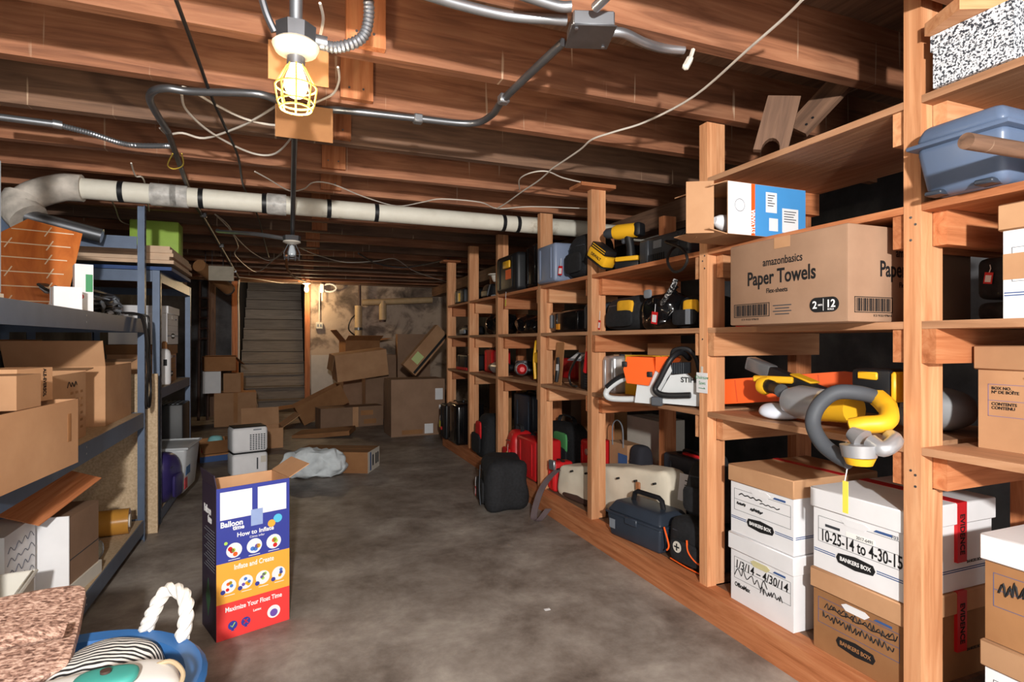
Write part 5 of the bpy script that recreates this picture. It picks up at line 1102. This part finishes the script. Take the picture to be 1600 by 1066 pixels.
# main lamp
LP = Vector((.025, 1.55, 0)); lz = H + .745
lp = thing('caged_lamp', 'lit bulb in a yellow wire cage under a round ceiling box', 'lamp', (LP.x, LP.y, lz))
m = MB(); m.lathe([(.05, .012), (.052, .05), (.0, .052)], 8, Matrix.Rotation(R(22), 4, 'Z')); m.build('octagon_box', tin, lp)
m = MB(); m.lathe([(.02, -.026), (.05, -.012), (.058, .004), (.05, .012), (.0, .012)], 20); m.build('porcelain_base', mat('porcelain', (240, 226, 204), .3, var=0), lp)
m = MB(); m.lathe([(.022, -.048), (.022, -.024)], 14); m.build('cage_collar', galv, lp)
m = MB(); m.lathe([(.0, -.128), (.016, -.124), (.026, -.108), (.029, -.092), (.022, -.068), (.014, -.05), (.0, -.048)], 18); m.build('bulb', mat('bulb_glow', (255, 238, 205), .3, var=0, emit=14), lp)
cy = mat('cage_yellow', (214, 178, 84), .5, var=0)
m = MB()
for k in range(8):
    a_ = k * math.pi / 4; c_, s_ = math.cos(a_), math.sin(a_)
    m.tube([(.02 * c_, .02 * s_, -.045), (.05 * c_, .05 * s_, -.1), (.044 * c_, .044 * s_, -.14), (.038 * c_, .038 * s_, -.155)], .0024, 5)
for r_, z_ in ((.05, -.1), (.044, -.14), (.038, -.155)): m.tube([(r_ * math.cos(a * .3927), r_ * math.sin(a * .3927), z_) for a in range(16)], .0024, 5, closed=True)
cg_ = m.build('wire_cage', cy, lp); cg_['kind'] = 'stuff'
m = MB(); m.cyl((0, 0, .052), (0, -.05, .14), .016, 10); m.build('stem', galv, lp)
P = poly2([(.05, .0, .025), (.1, .0, .02), (.165, -.0, .06), (.18, -.01, .13), (.165, -.03, .2)], 14); m = MB(); m.tube(P, [.0155 if i % 2 else .0125 for i in range(len(P))], 10); m.build('flexible_conduit', galv, lp)
m = MB(); m.cyl((.045, 0, .025), (.075, 0, .024), .018, 10); m.build('connector', galv, lp)
m = MB(); m.tube(poly2([(-.05, 0, .03), (-.07, -.01, .07), (-.09, -.02, .14)]), .009, 8); m.build('side_cable', tin, lp)
point('bulb_light', (LP.x, LP.y, lz - .19), 9, (1, .83, .6), .04)
# cardboard heat shields behind the lamp
for k, (u0, v0, u1, v1, yy, lab) in enumerate(((419, 62, 530, 140, 1.74, 'kraft cardboard shield nailed to the joist behind the caged lamp'), (430, 158, 520, 224, 2.135, 'second cardboard shield on the next joist past the lamp'))):
    a_, b_ = at(u0, v0, Y=yy), at(u1, v1, Y=yy)
    m = MB(); m.box(a_.x, b_.x - (.03 if k == 0 else 0), yy - .003, yy, b_.z, a_.z); tag(m.world('cardboard_shield', kraftd), lab, 'cardboard', 'cardboard heat shields')
# middle lamp (off) and its conduit
m2_ = thing('unlit_lamp', 'unlit caged lamp on a dark conduit further along the ceiling', 'lamp', tuple(at(456, 377, d=3.45)))
m = MB(); m.lathe([(.05, .0), (.052, .03), (.0, .032)], 8); m.build('octagon_box', tin, m2_); m = MB(); m.lathe([(.02, -.02), (.052, -.008), (.05, 0)], 16); m.build('porcelain_base', offw, m2_); m = MB(); m.lathe([(.0, -.095), (.024, -.085), (.026, -.065), (.014, -.03), (0, -.02)], 14); m.build('bulb', mat('bulb_off', (196, 206, 214), .15, var=0), m2_)
m = MB()
for k in range(6):
    a_ = k * math.pi / 3; c_, s_ = math.cos(a_), math.sin(a_); m.tube([(.022 * c_, .022 * s_, -.02), (.045 * c_, .045 * s_, -.07), (.04 * c_, .04 * s_, -.115)], .0025, 5)
m.tube([(.042 * math.cos(a * .5236), .042 * math.sin(a * .5236), -.1) for a in range(12)], .0025, 5, closed=True); g_ = m.build('wire_cage', galv, m2_); g_['kind'] = 'stuff'
dull = mat('dull_pipe', (86, 80, 76))
m = MB(); m.tube([at(461, 185, d=2.17), at(459, 260, d=2.7), at(457, 366, d=3.45)], .0125, 10); tag(m.world('lamp_conduit', tin), 'dark conduit running from the caged lamp to the unlit lamp', 'conduit')
tag(MB().tube(poly2([at(340, 360, d=3.9), at(345, 362, d=3.8), at(400, 366, d=3.5), at(446, 373, d=3.45)]), .0125, 8).world('branch_conduit', galv), 'bright conduit joining the unlit lamp from the left', 'conduit')
oc = mat('orange_cord', (150, 92, 44), .5, var=.4, scale=60)
tag(MB().tube(poly2([at(448, 400, d=3.5), at(449, 420, d=4), at(458, 432, d=5), at(466, 436, d=6.5), at(478, 440, d=8.2)]), .009, 6).world('twisted_cord', oc), 'old brown twisted cord linking the unlit lamp to the far bulb', 'cord')
# far bulb
fb = thing('far_bulb', 'bare lit bulb glowing beside the stairs', 'lamp', tuple(at(479, 442, d=8.35)))
m = MB(); m.box(-.05, .05, -.05, .05, .03, 2.139 - fb.location.z); m.build('mounting_block', wood('red', 'z'), fb)
m = MB(); m.lathe([(.03, -.03), (.06, -.01), (.06, .0), (.04, .03)], 14); m.build('porcelain_base', mat('porcelain', (240, 226, 204)), fb); m = MB(); m.lathe([(0, -.14), (.02, -.135), (.032, -.105), (.026, -.07), (.016, -.03), (0, -.028)], 14); m.build('bulb', mat('bulb_warm', (255, 206, 130), .3, var=0, emit=14), fb)
point('far_bulb_light', tuple(Vector(fb.location) + Vector((0, -.05, -.2))), 16, (1, .74, .42), .05)
# loose ceiling wires
WZ = 1.925
wires = [([(1255, -2), (1225, 28), (1170, 76), (1085, 150), (1010, 190), (960, 206), (925, 218), (905, 235), (862, 264)], .004, cablew, 'thin white wire strung diagonally under the right-hand joists'),
 ([(862, 264), (842, 282), (815, 300), (790, 318), (776, 326)], .004, cablew, 'white wire dropping toward the drain pipe'),
 ([(812, 296), (812, 280), (830, 270), (855, 268), (880, 278), (918, 287)], .0035, cablew, 'looped white wire near the third post'),
 ([(398, 268), (420, 280), (452, 298), (475, 295), (490, 285), (520, 288), (570, 308), (620, 322), (660, 316), (690, 311), (750, 316), (778, 326), (830, 323), (918, 326)], .0035, cablew, 'long white wire wavering along the drain pipe'),
 ([(284, 148), (290, 170), (320, 200), (360, 225), (400, 241), (430, 240), (455, 215), (466, 185)], .0045, cablew, 'pale cable sagging left of the caged lamp'),
 ([(284, 136), (300, 142), (345, 168), (390, 188), (440, 195), (470, 170)], .0045, cablew, 'second pale cable looping to the caged lamp'),
 ([(250, 200), (262, 210), (285, 208), (320, 216), (370, 200), (400, 185), (440, 160)], .0045, cablew, 'pale cable tied around the bent conduit'),
 ([(500, 5), (505, 30), (500, 58)], .004, cablew, 'short pale cable above the caged lamp'),
 ([(528, 105), (530, 125), (522, 145), (505, 155), (480, 165)], .004, cablew, 'pale cable curling right of the caged lamp'),
 ([(274, -3), (290, 40), (310, 95), (330, 150), (350, 195), (372, 245), (380, 290), (393, 315), (405, 345), (415, 385), (420, 402)], .0055, cableb, 'long black cable hanging along the joists at left'),
 ([(336, 335), (360, 360), (372, 385), (368, 400), (400, 425), (425, 408), (445, 390)], .0045, cablew, 'white cable drooping toward the unlit lamp'),
 ([(336, 335), (355, 350), (370, 372), (395, 395), (420, 407), (440, 398)], .0045, cablew, 'second white cable drooping beside it'),
 ([(470, 388), (500, 400), (540, 410), (590, 408), (618, 405), (650, 425), (700, 441)], .0045, cablew, 'white cable strung across the far joists'),
 ([(560, 396), (590, 412), (630, 418), (670, 412), (700, 405)], .009, tin, 'grey cable sagging across the far joists'),
 ([(345, 430), (400, 436), (440, 442), (472, 441)], .005, cablew, 'white cable along the beam above the stairs'),
 ([(205, 255), (212, 275), (225, 282), (233, 330)], .004, cablew, 'white wire dangling behind the steel rack upright'),
 ([(168, 300), (180, 325), (188, 345), (205, 352)], .004, cablew, 'thin white wire dropping to the steel rack')]
for pts, r_, mt_, lab in wires:
    far = max(v for u, v in pts) > 330 and min(v for u, v in pts) > 320
    zz = 1.915 if not far else 1.92
    P = []
    for i, (u, v) in enumerate(pts):
        sag = 0
        P.append(at(u, v, Z=min(1.93, zz)))
    tag(MB().tube(poly2(P, 5), r_, 6).world('ceiling_wire', mt_), lab, 'wire', 'loose ceiling wires')
yw = mat('yellow_wire', (214, 186, 70), .5, var=0)
tag(MB().tube(poly2([C(270, 240, 1.90), C(262, 258, 1.89), C(272, 264, 1.885), C(286, 258, 1.89), C(284, 240, 1.90)]), .003, 5).world('yellow_wire', yw), 'yellow wire ends with caps below the conduit', 'wire')

# ================================================================== foreground tub and bags
tbx, tby, tz = -.41, 1.28, .42
tu = thing('rope_tub', 'blue rubber tub with white rope handles in the near corner', 'tub', (tbx, tby, 0))
bt_ = mat('tub_blue', (52, 104, 164), .4, var=.05)
m = MB(); m.lathe([(.0, .001), (.18, .001), (.19, .01), (.235, .38), (.262, .395), (.265, .41), (.255, .42), (.225, .415), (.212, .385), (.17, .03), (.0, .025)], 40); m.build('tub', bt_, tu)
rope = mat('rope_white', (232, 228, 220), .85, var=.06, scale=60, bump=.3)
m = MB(); A_ = [at(228, 984, Z=.42), at(240, 955, Z=.46), at(262, 922, Z=.50), at(287, 930, Z=.50), at(291, 960, Z=.47), at(284, 998, Z=.42)]
A_ = [Vector(p) for p in A_]; base = poly2(A_, 14)
for s3 in range(3):
    pts = []
    for i, p in enumerate(base):
        t = (base[min(i + 1, len(base) - 1)] - base[max(i - 1, 0)]).normalized(); n1 = t.cross(Vector((0, 1, .2))).normalized(); n2 = t.cross(n1); a_ = i * .33 + s3 * 2.094
        pts.append(p + (n1 * math.cos(a_) + n2 * math.sin(a_)) * .0075)
    m.tube(pts, .0085, 7)
m.world('rope_handle', rope, tu)
# bags in the tub
snake = ramp_mat('snakeskin', [(.35, (96, 70, 60)), (.5, (164, 128, 112)), (.65, (206, 174, 156))], (1, 2.2, 1), 95, 2, rough=.45, dist=.4, bump=.2, rnd=False)
sn = thing('snakeskin_bag', 'bronze snakeskin handbag resting on the tub', 'handbag', (-.645, 1.31, .43), 0)
Ms = Matrix.Translation((0, .0, .0)) @ Matrix.Rotation(R(-64), 4, 'X')
m = MB(); m.soft(.48, .25, .03, 12, 16, .007, 3, 0, flat=False, M=Matrix.Translation((.01, .09, .035)) @ Matrix.Rotation(R(8), 4, 'Z') @ Matrix.Rotation(R(20), 4, 'X')); m.build('bag_body', snake, sn)
m = MB(); straptube(m, [(-.2, -.06, .09), (-.05, -.07, .095), (.1, -.03, .1), (.2, .0, .095), (.25, .03, .085)], .03, .008, 0, (0, .8, .5)); m.build('strap', snake, sn)
m = MB(); straptube(m, [(-.24, -.03, .095), (-.1, -.02, .1), (.02, -.02, .105), (.12, .03, .1)], .025, .008, 0, (0, .8, .5)); m.build('strap', snake, sn)
zeb = D.materials.new('zebra'); zeb.use_nodes = True; nt = zeb.node_tree; b_ = nt.nodes['Principled BSDF']; b_.inputs['Roughness'].default_value = .85
tc = nt.nodes.new('ShaderNodeTexCoord'); wv = nt.nodes.new('ShaderNodeTexWave'); wv.inputs['Scale'].default_value = 26; wv.inputs['Distortion'].default_value = 9; wv.inputs['Detail'].default_value = 1.5; wv.inputs['Detail Scale'].default_value = .7; wv.bands_direction = 'Y'
rp = nt.nodes.new('ShaderNodeValToRGB'); rp.color_ramp.elements[0].position = .42; rp.color_ramp.elements[1].position = .5; rp.color_ramp.elements[0].color = srgb((36, 36, 38)); rp.color_ramp.elements[1].color = srgb((232, 230, 226))
nt.links.new(tc.outputs['Object'], wv.inputs['Vector']); nt.links.new(wv.outputs[0], rp.inputs[0]); nt.links.new(rp.outputs[0], b_.inputs['Base Color'])
zb = thing('zebra_cloth', 'zebra striped fabric pouch in the blue tub', 'pouch', (-.335, 1.36, .365), 0)
m = MB(); m.soft(.2, .22, .09, 3, 12, .012, 8, .25, M=Matrix.Rotation(R(-20), 4, 'Z')); m.build('pouch', zeb, zb)
wt = thing('white_handbag', 'white handbag with a teal leather tab at the picture bottom', 'handbag', (-.33, 1.10, .422), 0)
m = MB(); m.soft(.36, .16, .10, 3.5, 12, .008, 4, .1, M=Matrix.Rotation(R(14), 4, 'Z')); m.build('bag_body', mat('white_leather', (232, 230, 226), .45, var=.02), wt)
m = MB(); m.soft(.09, .06, .02, 3, 6, .002, 3, 0, flat=False, M=Matrix.Translation((.06, -.0, .095))); m.build('teal_tab', mat('teal_leather', (66, 156, 146), .5), wt); m = MB(); m.lathe([(.008, 0), (.008, .004)], 10, Matrix.Translation((.06, .0, .115))); m.build('eyelet', brown, wt)
m = MB(); m.tube(poly2([(.1, .05, .08), (.14, .055, .088), (.165, .03, .075), (.16, .0, .06)]), .004, 8); m.build('cord', mat('tan_cord', (170, 150, 120), .6), wt)
# small paper scrap on the floor
q = at(855, 953, Z=0); m = MB(); m.box(q.x - .012, q.x + .012, q.y - .007, q.y + .007, .0005, .002, M=None); tag(m.world('paper_scrap', white), 'tiny white paper scrap on the floor', 'scrap')
